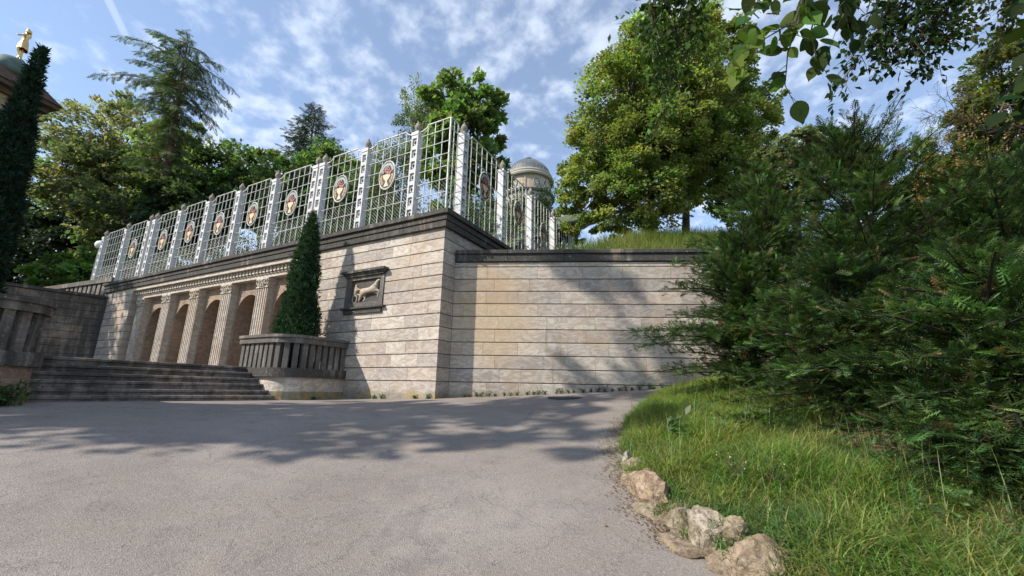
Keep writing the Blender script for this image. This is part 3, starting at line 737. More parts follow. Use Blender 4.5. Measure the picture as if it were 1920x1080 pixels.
# globe lamp at the far end
gl = thing('globe_lamp', 'lamp with a white globe on a grey pole left of the lattice end', 'street lamp', (-20.98, 20.45, 3.6))
MB().tube([(0, 0, 0), (0, 0, 3.0)], [.07, .055], 10).build('pole', M['lamppole'], gl)
MB().lathe([(0, -.22), (.13, -.18), (.21, -.06), (.22, .04), (.17, .15), (.08, .21), (0, .22)], 18, (-.03, 0, 3.16), close=False).build('globe', M['globe'], gl, smooth=True)
MB().lathe([(.07, 0), (.1, .03), (.09, .05)], 12, (0, 0, 2.93)).build('collar', M['lamppole'], gl)
# manhole cover
mz = float(road_z(1.15, 9.05))
mh = thing('manhole_cover', 'flat round iron manhole cover in the road near the retaining wall', 'manhole cover', (1.15, 9.05, mz))
MB().lathe([(.36, -.03), (.36, .012), (.33, .014)], 24).build('ring', M['ironcover'], mh); MB().lathe([(.32, -.02), (.32, .011), (.0, .012)], 24, close=False).build('lid', M['ironcover'], mh)

# ------------------------------------------------------------------ temple on the hill
TX, TY = 1.22, 33.0
tz = 17.3
tem = thing('domed_temple', 'round pale temple with a grey ribbed dome and dark knob rising behind the lattice', 'temple', (TX, TY, 11.0))
def ring(prof, name, mat, n=40, smooth=False): return MB().lathe([(r, z-11.0) for r, z in prof], n).build(name, mat, tem, smooth)
ring([(2.05, 17.45), (2.1, 17.55), (1.98, 17.62), (1.92, 17.72), (1.95, 17.82)], 'dome_ring', M['temple'])
ring([(1.90, 17.83), (1.75, 18.25), (1.5, 18.62), (1.15, 18.95), (.75, 19.15), (.3, 19.24)], 'dome', M['zinc'])
rib = MB()
for k in range(36):
    a = 2*math.pi*k/36; pr = [(1.905, 17.83), (1.755, 18.25), (1.505, 18.62), (1.155, 18.955), (.755, 19.155)]
    rib.tube([(r*math.cos(a), r*math.sin(a), z-11) for r, z in pr], .014, 4)
rib.build('dome_rib', M['zinc'], tem)
ring([(.1, 19.22), (.28, 19.26), (.2, 19.34), (.34, 19.42), (.36, 19.52), (.22, 19.6), (.05, 19.62)], 'knob', M['black'], 18)
ring([(2.14, 17.15), (2.2, 17.28), (2.1, 17.36), (2.05, 17.44)], 'upper_cornice', M['temple'])
ring([(1.86, 15.9), (1.86, 17.14)], 'drum', M['temple'])
ring([(2.2, 15.62), (2.26, 15.78), (2.0, 15.9)], 'lower_cornice', M['zinc'])
ring([(1.95, 15.0), (2.0, 15.3), (2.05, 15.6)], 'architrave', M['temple'])
ring([(1.3, 11.0), (1.3, 15.0)], 'inner_room', M['eave'])
for k in range(12):
    a = 2*math.pi*(k+.3)/12
    MB().lathe([(.24, .5), (.24, .62), (.17, .66), (.18, 1.8), (.15, 3.62), (.2, 3.7), (.24, 3.98)], 12, (1.78*math.cos(a), 1.78*math.sin(a), 0)).build('column', M['temple'], tem)
    if k % 2: continue
    a = -math.pi/2+.34+2*math.pi*k/12
    o = MB(); EL = [(.3*math.cos(j*math.pi/8), .36*math.sin(j*math.pi/8)) for j in range(16)]
    for j in range(16): o.tube([(EL[j][0], 0, EL[j][1]), (EL[(j+1) % 16][0], 0, EL[(j+1) % 16][1])], .045, 5, cap=False)
    o.slab([(x*.45, z*.6) for x, z in EL], -.06, .03)
    o.build('drum_medallion', M['temple'], tem, loc=(1.87*math.cos(a), 1.87*math.sin(a), 5.5), rot=(0, 0, a+math.pi/2))
    a += math.pi/6; MB().box(-.05, .05, -.05, .02, 4.95, 6.1).build('drum_panel', M['temple'], tem, loc=(1.87*math.cos(a), 1.87*math.sin(a), 0), rot=(0, 0, a+math.pi/2))
ring([(2.3, 10.6), (2.3, 11.3), (2.1, 11.5)], 'podium', M['temple'])
# ------------------------------------------------------------------ pavilion with gilded statue, far left
pv = thing('pavilion', 'pavilion with wide brown eaves and green copper cap mostly hidden behind the tall dark yew', 'building', (-28.6, 20.4, 5), R_(-12))
MB().box(-2.3, .2, -1.6, 1.6, -4, 10.4).build('wall', M['pavwall'], pv)
for x in (-1.95, -.9, 0): MB().box(x-.2, x+.2, -1.72, -1.6, -3, 10.2).build('pilaster', M['pavwall'], pv)
MB().box(-2.4, .45, -1.8, 1.8, 10.4, 10.7).box(-2.9, .85, -2.0, 2.0, 10.7, 10.95).build('cornice', M['eave'], pv)
ro = MB(); ro.add([(-3.0,-2.1,10.95),(.95,-2.1,10.95),(.95,2.1,10.95),(-3.0,2.1,10.95),(-1,-1,11.7),(.7,-1,11.7),(.7,1,11.7),(-1,1,11.7)],[(0,1,5,4),(1,2,6,5),(2,3,7,6),(3,0,4,7),(4,5,6,7),(3,2,1,0)]); ro.build('roof', M['eave'], pv)
MB().lathe([(.9, 11.6), (.88, 12.0), (.78, 12.35), (.55, 12.62), (.3, 12.72)], 24).build('copper_cap', M['copper'], pv, smooth=True)
st = thing('gilded_statue', 'gilded statue of a dancing figure, one arm raised, on the copper cap', 'statue', (-28.35, 20.4, 17.70), R_(-55)); st.scale = (1.12, 1.12, 1.12)
S = [(0,0,1.0,.135,.12),(.02,0,1.18,.12,.1),(.03,0,1.38,.15,.11),(.02,0,1.52,.06,.06),(.02,-.02,1.66,.095,.11),
     (-.08,0,.92,.1,.1),(-.07,-.02,.5,.07,.07),(-.06,.03,.1,.045,.045),(-.06,-.1,.03,.04,.03),
     (.09,0,.92,.1,.1),(.13,-.12,.56,.07,.07),(.05,.02,.2,.045,.045),(.06,-.07,.05,.04,.03),
     (-.17,0,1.47,.07,.07),(-.40,-.02,1.62,.06,.06),(-.34,-.03,1.93,.05,.05),(-.04,-.06,1.92,.045,.04),
     (.2,0,1.42,.06,.06),(.38,-.02,1.22,.045,.045),(.52,-.14,1.06,.035,.035)]
SE = [(0,1),(1,2),(2,3),(3,4),(0,5),(5,6),(6,7),(7,8),(0,9),(9,10),(10,11),(11,12),(2,13),(13,14),(14,15),(15,16),(2,17),(17,18),(18,19)]
skin('body', S, SE, M['goldleaf'], st, 1)
sk_ = MB(); n = 24; prof = [(.145, 1.12), (.175, .98), (.20, .82), (.225, .66), (.235, .60)]
vs = [((r*(1+.09*math.sin(a*6+z*9))*math.cos(a))*1.05, r*(1+.09*math.sin(a*6+z*9))*math.sin(a)*.85, z+.05*math.sin(a*2)*(1.1-z)) for r, z in prof for a in [2*math.pi*i/n for i in range(n)]]
sk_.add(vs, [(k*n+i, k*n+(i+1) % n, (k+1)*n+(i+1) % n, (k+1)*n+i) for k in range(4) for i in range(n)]); sk_.build('tunic', M['goldleaf'], st, smooth=True)
MB().lathe([(.2, -.04), (.22, 0), (.12, .03)], 14).build('foot_plate', M['goldleaf'], st)
MB().lathe([(.0, -.13), (.085, -.09), (.12, 0), (.09, .08), (0, .12)], 12, (.02, .03, 1.7), close=False).build('hair', M['goldleaf'], st, smooth=True)
# stone block on the crest
sb = thing('stone_block', 'small pale stone post standing in the tall grass on the crest', 'stone post', (5.16, 14.2, 4.9))
MB().box(-.21, .21, -.17, .17, -.6, .62).build('shaft', M['temple'], sb); MB().box(-.225, .225, -.185, .185, .621, .66).build('cap', M['temple'], sb)

# ------------------------------------------------------------------ foliage generators
def unit(v): return v/np.maximum(np.linalg.norm(v, axis=-1, keepdims=True), 1e-9)
def rdir(n): return unit(rng.normal(size=(n, 3)))
def frames(T, Nn):
    T = unit(T); S_ = unit(np.cross(Nn, T)); N2 = np.cross(T, S_); return T, S_, N2
LEAF5 = True
def kites(P, T, Nn, Ln, Wd, col, fold=.12, shape='kite'):
    T, S_, N2 = frames(T, Nn); n = len(P); L1 = Ln[:, None]; W1 = Wd[:, None]
    if shape == 'kite':
        V = np.stack([P, P+T*L1*.45+S_*W1*.5+N2*W1*fold, P+T*L1, P+T*L1*.45-S_*W1*.5+N2*W1*fold], 1)
        F_ = np.array([(0, 2, 1), (0, 3, 2)])
    else:
        ts = np.array([.08, .2, .34, .5, .66, .8, .91]); ws = np.array([.22, .40, .49, .50, .42, .28, .13])
        up_ = [P+T*L1*a+S_*W1*b+N2*W1*(fold-.14*a*a) for a, b in zip(ts, ws)]; dn_ = [P+T*L1*a-S_*W1*b+N2*W1*(fold-.14*a*a) for a, b in zip(ts, ws)]
        md_ = [P+T*L1*a-N2*W1*.14*a*a for a in ts]; tip_ = P+T*L1*1.02-N2*W1*.16
        V = np.stack([P]+up_+dn_+md_+[tip_], 1); F_ = [(0, 1, 15), (0, 15, 8)]
        for a in range(6): F_ += [(1+a, 2+a, 16+a), (1+a, 16+a, 15+a), (15+a, 16+a, 9+a), (15+a, 9+a, 8+a)]
        F_ += [(7, 22, 21), (21, 22, 14)]; F_ = np.array(F_)
    k = V.shape[1]
    Fa = (F_[None]+(np.arange(n)*k)[:, None, None]).reshape(-1, 3)
    return V.reshape(-1, 3), Fa, np.repeat(col, k, 0)
def vcol(n, base, hv=.18, vv=.25, warm=0):
    b = np.array(base); c = b[None]*np.exp(rng.normal(0, vv, (n, 1)))*(1+rng.normal(0, hv, (n, 3))*np.array([1, .35, .8]))
    if warm: c[:, 0] *= 1+warm*.35*rng.random(n)
    return np.clip(c, .004, .8)
def branch_pts(a, b, sag=.1, n=5, wob=.05):
    a, b = np.array(a, float), np.array(b, float); l = np.linalg.norm(b-a); pts = []
    for i in range(n+1):
        t = i/n; p = a*(1-t)+b*t; p = p+np.array([0, 0, sag*l*math.sin(math.pi*t)])+(rng.normal(size=3)*wob*l*(0 < i < n)); pts.append(tuple(p))
    return pts
def broadleaf(name, label, base, trunk_top, trunk_r, lobes, nclump, nleaf, leaf=.13, col=(.06, .105, .022), cat='tree', group=None, clump=.26, flat=.55, warm=.5, bark='bark', twigs=.5, surf=.45, hv=.16, vv=.28, droop=.2, parent_name='crown', aspect=.72, lobe_w=None):
    base = np.array(base, float); col = tuple(np.array(col)*np.array([1.28, 1.22, 1.9]))
    t = thing(name, label, cat, tuple(base), 0, group)
    Lc = np.array([l[0] for l in lobes], float)-base; Lr = np.array([l[1] for l in lobes], float)
    tt = np.array(trunk_top, float)-base
    tb = MB(); m = 6; pts = [tuple(tt*i/m + np.array([math.sin(i*1.7)*.03, math.cos(i*1.3)*.03, 0])*np.linalg.norm(tt)*.25) for i in range(m+1)]
    pts[0] = (0, 0, -.4)
    rad = [trunk_r*(1.35 if i == 0 else 1.0-.55*i/m) for i in range(m+1)]
    tb.tube(pts, rad, 10); tb.build('trunk', M[bark], t, smooth=True)
    vol = Lr.prod(1)**.8; pr = vol/vol.sum(); li = rng.choice(len(lobes), nclump, p=pr)
    d = rdir(nclump); rad_ = (1-surf*rng.random(nclump)**1.6)[:, None]
    C = Lc[li]+d*Lr[li]*rad_
    cr_ = (clump*np.cbrt(Lr[li].prod(1))*rng.uniform(.7, 1.35, nclump))
    ob = MB()
    for k in range(len(lobes)):
        s0 = np.array(pts[min(m, 3+k % 4)]); r0 = trunk_r*.42
        bp = branch_pts(s0, Lc[k], .06, 4, .04); ob.tube(bp, [r0*(1-.7*i/4) for i in range(5)], 6)
        ii = np.where(li == k)[0]; ii = ii[:int(len(ii)*twigs)]
        for i in ii:
            s1 = np.array(bp[rng.integers(2, 5)]); ob.tube(branch_pts(s1, C[i], .05, 3, .04), [r0*.32, r0*.22, r0*.14, r0*.05], 4, cap=False)
    ob.build('limbs', M[bark], t)
    n = nclump*nleaf; ci = np.repeat(np.arange(nclump), nleaf)
    off = rdir(n)*(rng.random(n)**.45)[:, None]*cr_[ci][:, None]*np.array([1, 1, flat]); off[:, 2] -= (off[:, 0]**2+off[:, 1]**2)/np.maximum(cr_[ci], .01)*droop
    P = C[ci]+off
    outw = unit(P-Lc[li[ci]]*.9-np.array([0, 0, 0])); Nn = unit(outw*.55+np.array([0, 0, .75])+rng.normal(size=(n, 3))*.45)
    T = unit(outw+rng.normal(size=(n, 3))*.7+np.array([0, 0, -.35]))
    Ln = leaf*rng.uniform(.65, 1.35, n)
    cc = vcol(nclump, col, hv*.6, vv*.7, warm)[ci]*np.exp(rng.normal(0, vv*.6, (n, 1)))*(1+rng.normal(0, hv*.5, (n, 3)))
    V, Fa, Cc = kites(P, T, Nn, Ln, Ln*aspect, np.clip(cc, .004, .7))
    link(parent_name, mesh_np(parent_name, V, Fa, Cc), t, M['leaf'])
    return t
def px(x, y, D): 
    v = fw + RT*((x-960)/F) - UP*((y-540)/F); return np.array(v)*D
def lob(lst, D0): # (px x, px y, radius px, depth offset) -> crown masses at real distance and size
    o = []
    for e in lst:
        x, y, r, dz = e[:4]; D = D0+dz; c = px(x, y, D); rr = r*D/F; o.append((c, (rr, rr, rr*(e[4] if len(e) > 4 else .9))))
    return o

# spray templates -------------------------------------------------------
def spray_template(pairs=7, per=3, ln=.42, nl=.16, nw=.05, ang=55, sag=.12, axisneedle=True):
    V = []; T = []
    def needle(p, d, side, l, w):
        b = len(V); n_ = np.cross(d, side)
        V.extend([p-d*w, p+d*w, p+unit(side*.85+d*.5+n_*.15)*l]); T.append((b, b+1, b+2))
    ax = lambda t: np.array([t, 0, -sag*t*t])
    for i in range(pairs):
        t = .12+.8*i/(pairs-1); p = ax(t); l = ln*(1-.72*t)*(.55+.45*min(1, t*5))
        for s in (-1, 1):
            a = R_(ang*(1-.25*t)); d = unit(np.array([math.cos(a), s*math.sin(a), -.12])); sd_ = np.cross(np.array([0, 0, 1.]), d)
            for k in range(per):
                q_ = p+d*l*(k+.4)/per
                for s2 in (-1, 1): needle(q_, d, sd_*s2, nl*(1-.25*k/per), nw)
            needle(p+d*l*.9, np.array([0, 0, 1.])*.6+d*.0+sd_*.4, d, nl*.8, nw*.7)
    if axisneedle:
        for i in range(5):
            t = .75+.06*i; p = ax(t)
            for s in (-1, 1): needle(p, np.array([1., 0, -.2]), np.array([0, s, 0.]), nl*.9, nw)
    needle(ax(.98), np.array([0, 1., 0]), np.array([1., 0, -.1]), nl, nw*.7)
    return np.array(V, float), np.array(T)
def place_sprays(tmpl, P, X, Z, S_, col):
    V0, T0 = tmpl; X = unit(X); Y = unit(np.cross(Z, X)); Z2 = np.cross(X, Y); n = len(P); k = len(V0)
    V = P[:, None, :] + S_[:, None, None]*(V0[None, :, 0:1]*X[:, None, :]+V0[None, :, 1:2]*Y[:, None, :]+V0[None, :, 2:3]*Z2[:, None, :])
    Fa = (T0[None]+(np.arange(n)*k)[:, None, None]).reshape(-1, 3)
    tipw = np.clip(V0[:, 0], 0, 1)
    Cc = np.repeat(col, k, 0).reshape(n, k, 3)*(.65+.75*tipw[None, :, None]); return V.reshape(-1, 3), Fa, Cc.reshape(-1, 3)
YEW_T = spray_template(5, 1, .46, .27, .05, axisneedle=False); SPARSE_T = spray_template(6, 2, .35, .17, .035, sag=.3)
def conifer(name, label, base, H, Rm, nb, prof, rise, tmpl=YEW_T, size=.3, step=.085, col=(.030, .062, .016), mat='needle', trunk_r=.09, bark='bark', cat='shrub', droop=.25, brown=.022, lean=(0, 0), extra=(), group=None, spread=1.0, inner=.22, t0=.03, hang=0., vv=.28, crown='foliage', latw=.0, flatj=.38, zj=.28, lift=0., bv=0., azr=None, ybias=None):
    t = thing(name, label, cat, tuple(base), 0, group)
    tb = MB(); tb.tube([(lean[0]*k/6, lean[1]*k/6, -.3 if k == 0 else H*.97*k/6) for k in range(7)], [trunk_r*(1.2-1.1*k/6) for k in range(7)], 9); tb.build('trunk', M[bark], t, smooth=True)
    PP = []; XX = []; ZZ = []; SS = []; CC = []; bb_ = MB()
    bl = [(t0+(1-t0)*((k+rng.random())/nb)**.9, k*2.39996+rng.normal()*.3, None) for k in range(nb)] + [(e[0], e[1], e) for e in extra]
    for tt, az, e in bl:
        h = H*tt; Lb = Rm*prof(tt)*rng.uniform(.72, 1.15) if e is None else e[2]
        r0 = rise(tt)+rng.normal()*.08 if e is None else e[3]
        if azr is not None and e is None: Lb *= azr(az)
        d = np.array([math.cos(az), math.sin(az), 0]); o = np.array([lean[0]*tt, lean[1]*tt, h]); n = max(3, int(Lb/step))
        s = (np.arange(n)+.6)/n; s = s[s > inner*rng.uniform(.6, 1.2)]
        bfac = math.exp(rng.normal()*bv)
        pt = lambda q_: o+d[None]*(q_*Lb)[:, None]+np.array([0, 0, 1.])[None]*((math.tan(r0)*q_*Lb-droop*Lb*q_**2.2))[:, None]
        pos = pt(s); tan = unit(pt(s+.02)-pt(s-.02)); side = unit(np.cross(np.array([0, 0, 1.]), tan))
        q3 = np.linspace(0, 1, 5); bb_.tube([tuple(p) for p in pt(q3)], [.013*trunk_r/.09*(1-.8*k/4)+.003 for k in range(5)], 4, cap=False)
        for sg in (-1, 1):
            jit = rng.normal(size=pos.shape)*flatj
            X = unit(tan*.75+side*sg*spread*(.9-.35*s)[:, None]+jit+np.array([0, 0, lift-hang]))
            PP.append(pos+side*sg*(rng.random(len(s))*latw*Lb*(1.05-.6*s))[:, None]+rng.normal(size=pos.shape)*.03); XX.append(X); ZZ.append(unit(np.array([0, 0, 1.])+rng.normal(size=pos.shape)*zj+d*.25*hang)); SS.append(size*(1.05-.45*s)*rng.uniform(.7, 1.25, len(s)))
            CC.append(vcol(len(s), col, .15, vv, .35)*bfac)
        PP.append(pos[-1:]); XX.append(tan[-1:]); ZZ.append(np.array([[0, 0, 1.]])); SS.append(np.array([size*.9])); CC.append(vcol(1, col, .15, vv, .3))
    P = np.concatenate(PP); Cc = np.concatenate(CC); br = rng.random(len(P)) < brown; Cc[br] = vcol(br.sum(), (.13, .085, .042), .15, .3)
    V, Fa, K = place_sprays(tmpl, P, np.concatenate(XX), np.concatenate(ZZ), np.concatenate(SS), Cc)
    bb_.build('boughs', M[bark], t); link(crown, mesh_np(crown, V, Fa, K), t, M[mat]); return t
def column_yew(name, label, base, prof, H, n, col=(.027, .060, .026), size=.10, seed=0, tops=()):
    """dense upright yew: a solid light-blocking core covered with small upright tufts"""
    t = thing(name, label, 'conifer', tuple(base))
    MB().tube([(0, 0, -.2), (0, 0, H*.9)], [.09, .02], 8).build('trunk', M['bark'], t)
    cz = np.linspace(0, 1, 26); core = MB().lathe([(max(.01, prof(z)*.72), z*H) for z in cz], 16); co = core.mesh('light_block_core', True); 
    a = co.color_attributes.new('Col', 'FLOAT_COLOR', 'POINT'); a.data.foreach_set('color', np.tile(np.array([col[0]*.8, col[1]*.8, col[2]*.8, 1], np.float32), len(co.vertices)))
    link('light_block_core', co, t, M['needle'])  # solid stand-in for inner twigs, added to block light
    z = rng.random(n); w = np.array([prof(q) for q in z]); k = rng.random(n) < (w/w.max()+.08); z = z[k]; w = w[k]; n = len(z); az = rng.random(n)*2*math.pi
    lump = 1+.17*np.sin(az*5+z*19)*np.sin(z*41+az*3)+.10*np.sin(az*2+z*9)+rng.normal(size=n)*.07
    r = w*lump*rng.uniform(.82, 1.06, n); C = np.stack([r*np.cos(az), r*np.sin(az), z*H], 1)
    outd = np.stack([np.cos(az), np.sin(az), np.zeros(n)], 1)
    m = 9; ci = np.repeat(np.arange(n), m); q = len(ci)
    d = unit(outd[ci]*.65+np.array([0, 0, .8])+rng.normal(size=(q, 3))*.55)
    P = C[ci]+rng.normal(size=(q, 3))*size*.22; Ln = size*rng.uniform(.6, 1.25, q)
    cc = vcol(n, col, .12, .25)[ci]*np.exp(rng.normal(0, .15, (q, 1)))
    V, Fa, K = kites(P, d, unit(outd[ci]+rng.normal(size=(q, 3))*.6), Ln, Ln*.26, cc)
    link('foliage', mesh_np('foliage', V, Fa, K), t, M['needle']); return t

# planter yews
c1 = world(3.87, -.84, .3)
column_yew('columnar_yew', 'small dark green conical yew growing in the rounded planter in front of the hall wall', c1, lambda z: .09*(1-z)**.5+.47*min(1, .72+z*1.6)*max(0, 1-z)**.72*(1 if z > .05 else .9), 4.32, 5200, size=.085)
c2 = world(4.02, -6.2, .3)
column_yew('columnar_yew', 'tall near-black columnar yew at the left edge in front of the gilded statue', c2, lambda z: (.30+.12*math.sin(min(1, z*1.3)*2.6))*max(0, 1-z**2.2)**.9*(1-.5*z)+.02, 5.24, 7000, col=(.016, .036, .022), size=.085)

# ------------------------------------------------------------------ evergreens on the right bank
bushprof = lambda t: (.72+.5*math.sin(min(1, t*2.2)*1.57))*max(.07, (1-t)**.6)
def by(x, y): return (x, y, float(bank_z(x, y)))
YC = (.040, .074, .022); KW = dict(size=.165, step=.0225, latw=.27, flatj=.42, zj=.30, bv=.36, lift=.38, col=YC, bark='barkdark', vv=.42, inner=.03, droop=.17)
conifer('yew_bush', 'dark evergreen with one long bough reaching left across the retaining wall', by(3.80, 6.7), 2.6, 1.2, 64, bushprof, lambda t: R_(8+42*t), **KW,
        extra=[(.36, math.pi*1.02, 1.95, R_(10)), (.33, math.pi*.97, 1.75, R_(6)), (.30, math.pi*1.08, 1.9, R_(11)), (.10, math.pi*1.1, 1.35, R_(12)), (.16, math.pi*.98, 1.4, R_(8)), (.62, math.pi*.98, 1.25, R_(14)), (.72, math.pi*1.02, 1.1, R_(22))])
conifer('yew_bush', 'tall dark evergreen behind, its feathery top against the sky', by(4.6, 7.2), 3.85, 1.5, 68, bushprof, lambda t: R_(9+48*t), **KW)
conifer('yew_bush', 'tallest dark evergreen with a bare trunk showing low down and pointed leader shoots', by(5.35, 5.95), 3.95, 1.6, 72, lambda t: bushprof(t)*(1.0 if t > .24 else .45), lambda t: R_(10+50*t), t0=.14, **KW)
conifer('yew_bush', 'broad dark evergreen at the right edge with low boughs over the bare soil', by(3.85, 3.35), 1.6, 1.4, 56, lambda t: bushprof(t)+.25*(t < .2), lambda t: R_(-7+50*t), t0=.0, **KW,
        extra=[(.03+.02*k, -3.3+.26*k, 1.0+.12*(k % 3), R_(2+4*(k % 3))) for k in range(10)]+[(.22+.03*k, -3.2+.4*k, 1.15, R_(6)) for k in range(6)])
conifer('yew_bush', 'low spreading evergreen boughs over the grass in front of the taller evergreens', by(3.85, 4.85), 1.75, 1.4, 56, lambda t: bushprof(t)+.2*(t < .2), lambda t: R_(-6+46*t), brown=.04, **KW)
conifer('yew_bush', 'low drooping evergreen nearest the camera, cut off by the right edge', by(4.25, 2.25), 1.25, 1.3, 48, lambda t: bushprof(t)+.25*(t < .2), lambda t: R_(-8+46*t), t0=.0, **KW)
conifer('yew_bush', 'evergreen filling the right edge behind the low boughs', by(6.7, 5.4), 3.1, 1.7, 64, bushprof, lambda t: R_(8+46*t), **KW)

# ------------------------------------------------------------------ trees
big = [(1245,110,95,0),(1330,90,70,.8),(1180,170,85,-.3),(1300,200,95,-.6),(1140,255,75,.2),(1225,270,95,-.8),(1330,290,85,-.3),(1120,340,70,.3),(1200,360,85,-.9),(1275,345,52,-.4),(1095,395,50,.3),(1390,240,55,.6),(1160,410,45,-.5),(1222,385,46,-.7)]
broadleaf('lime_tree', 'big broad green deciduous tree on the crest above the retaining wall', (5.12, 15.3, 5.2), px(1230, 250, 16), .20, lob(big, 16), 850, 140, leaf=.115, col=(.125, .168, .030), clump=.24, warm=.5)
big2 = [(1295,320,52,.9),(1350,330,70,.8),(1390,300,60,1.2),(1385,385,40,.6),(1330,220,60,1.4),(1420,200,45,1.6),(1380,130,40,1.6),(1310,60,45,1.4)]
broadleaf('lime_tree', 'slimmer deciduous tree whose bare dark trunk stands right of the big one', (6.58, 15.4, 5.1), px(1292, 250, 17), .17, lob(big2, 17), 380, 115, leaf=.115, col=(.105, .150, .030), clump=.24, warm=.4)
broadleaf('leafy_tree', 'large-leaved green tree rising behind the lattice corner', (-2.4, 16.5, 4.6), px(865, 230, 19), .13, lob([(860,180,52,0),(818,205,38,.3),(905,195,40,.2),(870,250,60,-.4),(925,255,26,0),(835,300,50,.3),(890,320,50,-.2),(840,370,40,0),(930,330,35,.3)], 19), 190, 70, leaf=.25, col=(.10, .155, .034), clump=.30, warm=.35, twigs=.7, flat=.7)
broadleaf('birch_tree', 'wispy pale green weeping birch behind the lattice', (-7.3, 25.5, 6), px(785, 215, 26), .12, lob([(790,200,38,0,1.3),(765,235,26,.3,1.4),(790,250,40,-.3,1.3),(745,330,50,.3,1.2),(700,360,40,.5,1.2)], 26), 170, 120, leaf=.12, col=(.095, .125, .045), clump=.30, warm=.2, flat=1.5, droop=.5)
for k, (x, y, r, D, lab, c) in enumerate([
    (430, 330, 62, 33, 'dark leafy tree just right of the tall larch, behind the lattice', (.060, .105, .026)),
    (485, 330, 55, 36, 'yellowish green tree left of the dark spire conifer', (.115, .155, .040)),
    (560, 350, 62, 31, 'dark green tree below the spire conifer', (.070, .115, .028)),
    (625, 310, 52, 33, 'rounded dark deciduous tree right of the spire conifer', (.080, .125, .030)),
    (690, 350, 48, 30, 'deciduous tree behind the third medallion panel', (.05, .09, .02)),
    (640, 400, 60, 27, 'dense dark tree seen through the lattice panels', (.03, .06, .016)),
    (380, 390, 60, 29, 'dark tree behind the larch trunk', (.028, .055, .015))]):
    b = px(x, 480, D)
    broadleaf('background_tree', lab, b, px(x, y, D), .16, lob([(x, y, r, 0), (x-r*.6, y+r*.5, r*.7, .5), (x+r*.6, y+r*.45, r*.75, -.4), (x, y+r*1.0, r*.9, 0), (x-r*.35, y-r*.35, r*.6, .4), (x+r*.3, y-r*.3, r*.55, -.2)], D), 100, 85, leaf=.285, col=c, clump=.36, warm=.4, group=None)
for (x, y, r, D, lab) in ((905, 400, 42, 29, 'mid green tree seen through the receding lattice left of the temple'), (955, 430, 36, 40, 'dark tree seen through the receding lattice under the temple dome'), (1050, 425, 34, 41, 'small tree at the foot of the temple, beside the big lime')):
    broadleaf('background_tree', lab, px(x, 520, D), px(x, y, D), .14, lob([(x, y, r, 0), (x-r*.7, y+r*.5, r*.7, .5), (x+r*.6, y+r*.45, r*.75, -.4), (x, y+r, r*.9, 0)], D), 80, 100, leaf=.22, col=(.07, .11, .028), clump=.36, warm=.4)
# left wood
for k, (x, y, r, D, lab, c, nl) in enumerate([
    (215, 260, 88, 34, 'airy pale olive tree with feathery top left of the larch', (.135, .155, .060), 100),
    (330, 300, 75, 32, 'green deciduous tree directly behind the larch', (.090, .130, .034), 110),
    (150, 330, 70, 31, 'olive green tree between the tall yew and the larch', (.10, .120, .040), 110),
    (240, 400, 75, 28, 'shaded yellow-green tree behind the end of the lattice', (.085, .110, .032), 110),
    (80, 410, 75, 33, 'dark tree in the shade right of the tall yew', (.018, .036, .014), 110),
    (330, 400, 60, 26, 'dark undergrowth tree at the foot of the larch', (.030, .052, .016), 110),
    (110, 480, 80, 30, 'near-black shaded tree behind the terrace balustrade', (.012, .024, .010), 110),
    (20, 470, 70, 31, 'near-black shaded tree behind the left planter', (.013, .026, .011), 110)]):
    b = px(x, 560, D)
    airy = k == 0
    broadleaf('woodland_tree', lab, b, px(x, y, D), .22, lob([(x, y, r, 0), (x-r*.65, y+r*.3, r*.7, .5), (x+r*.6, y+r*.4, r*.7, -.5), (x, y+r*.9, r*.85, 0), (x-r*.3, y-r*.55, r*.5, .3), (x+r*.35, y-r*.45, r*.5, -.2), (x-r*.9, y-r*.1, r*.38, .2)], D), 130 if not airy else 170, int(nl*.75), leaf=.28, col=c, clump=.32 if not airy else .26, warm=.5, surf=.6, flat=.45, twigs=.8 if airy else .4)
broadleaf('maple_bush', 'bright sunlit light green bush behind the terrace balustrade', px(125, 580, 24), px(125, 520, 24), .08, lob([(125,500,30,0),(85,515,28,.2),(160,510,28,-.2),(110,530,35,0),(165,480,18,.1),(70,530,18,.1),(235,490,35,.8)], 24), 130, 90, leaf=.22, col=(.11, .20, .035), clump=.33, warm=.2, cat='bush')
# conifers
conifer('spruce_tree', 'dark pointed spruce spire standing against the blue sky behind the lattice', px(560, 420, 35), 11.2, 4.3, 95, lambda t: (1-t)**.75*.95+.05, lambda t: R_(22-10*t), tmpl=YEW_T, size=.6, step=.13, latw=.12, col=(.026, .042, .024), trunk_r=.2, cat='tree', droop=.12, hang=.35, brown=.06)
lb = px(288, 470, 27); lt = px(352, 78, 27)
conifer('larch_tree', 'tall ragged larch with a leaning reddish trunk and drooping boughs', tuple(lb), float(lt[2]-lb[2]), 5.4, 66, lambda t: (.75+.45*math.sin(t*9))*max(.22, (1-t)**.35)*(1 if t > .38 else .5), lambda t: R_(18-8*t), tmpl=YEW_T, size=.52, step=.085, latw=.13, col=(.080, .118, .052), trunk_r=.33, bark='barkred', cat='tree', droop=.42, hang=.75, lean=(float(lt[0]-lb[0]), float(lt[1]-lb[1])), t0=.30, inner=.12, brown=.08)
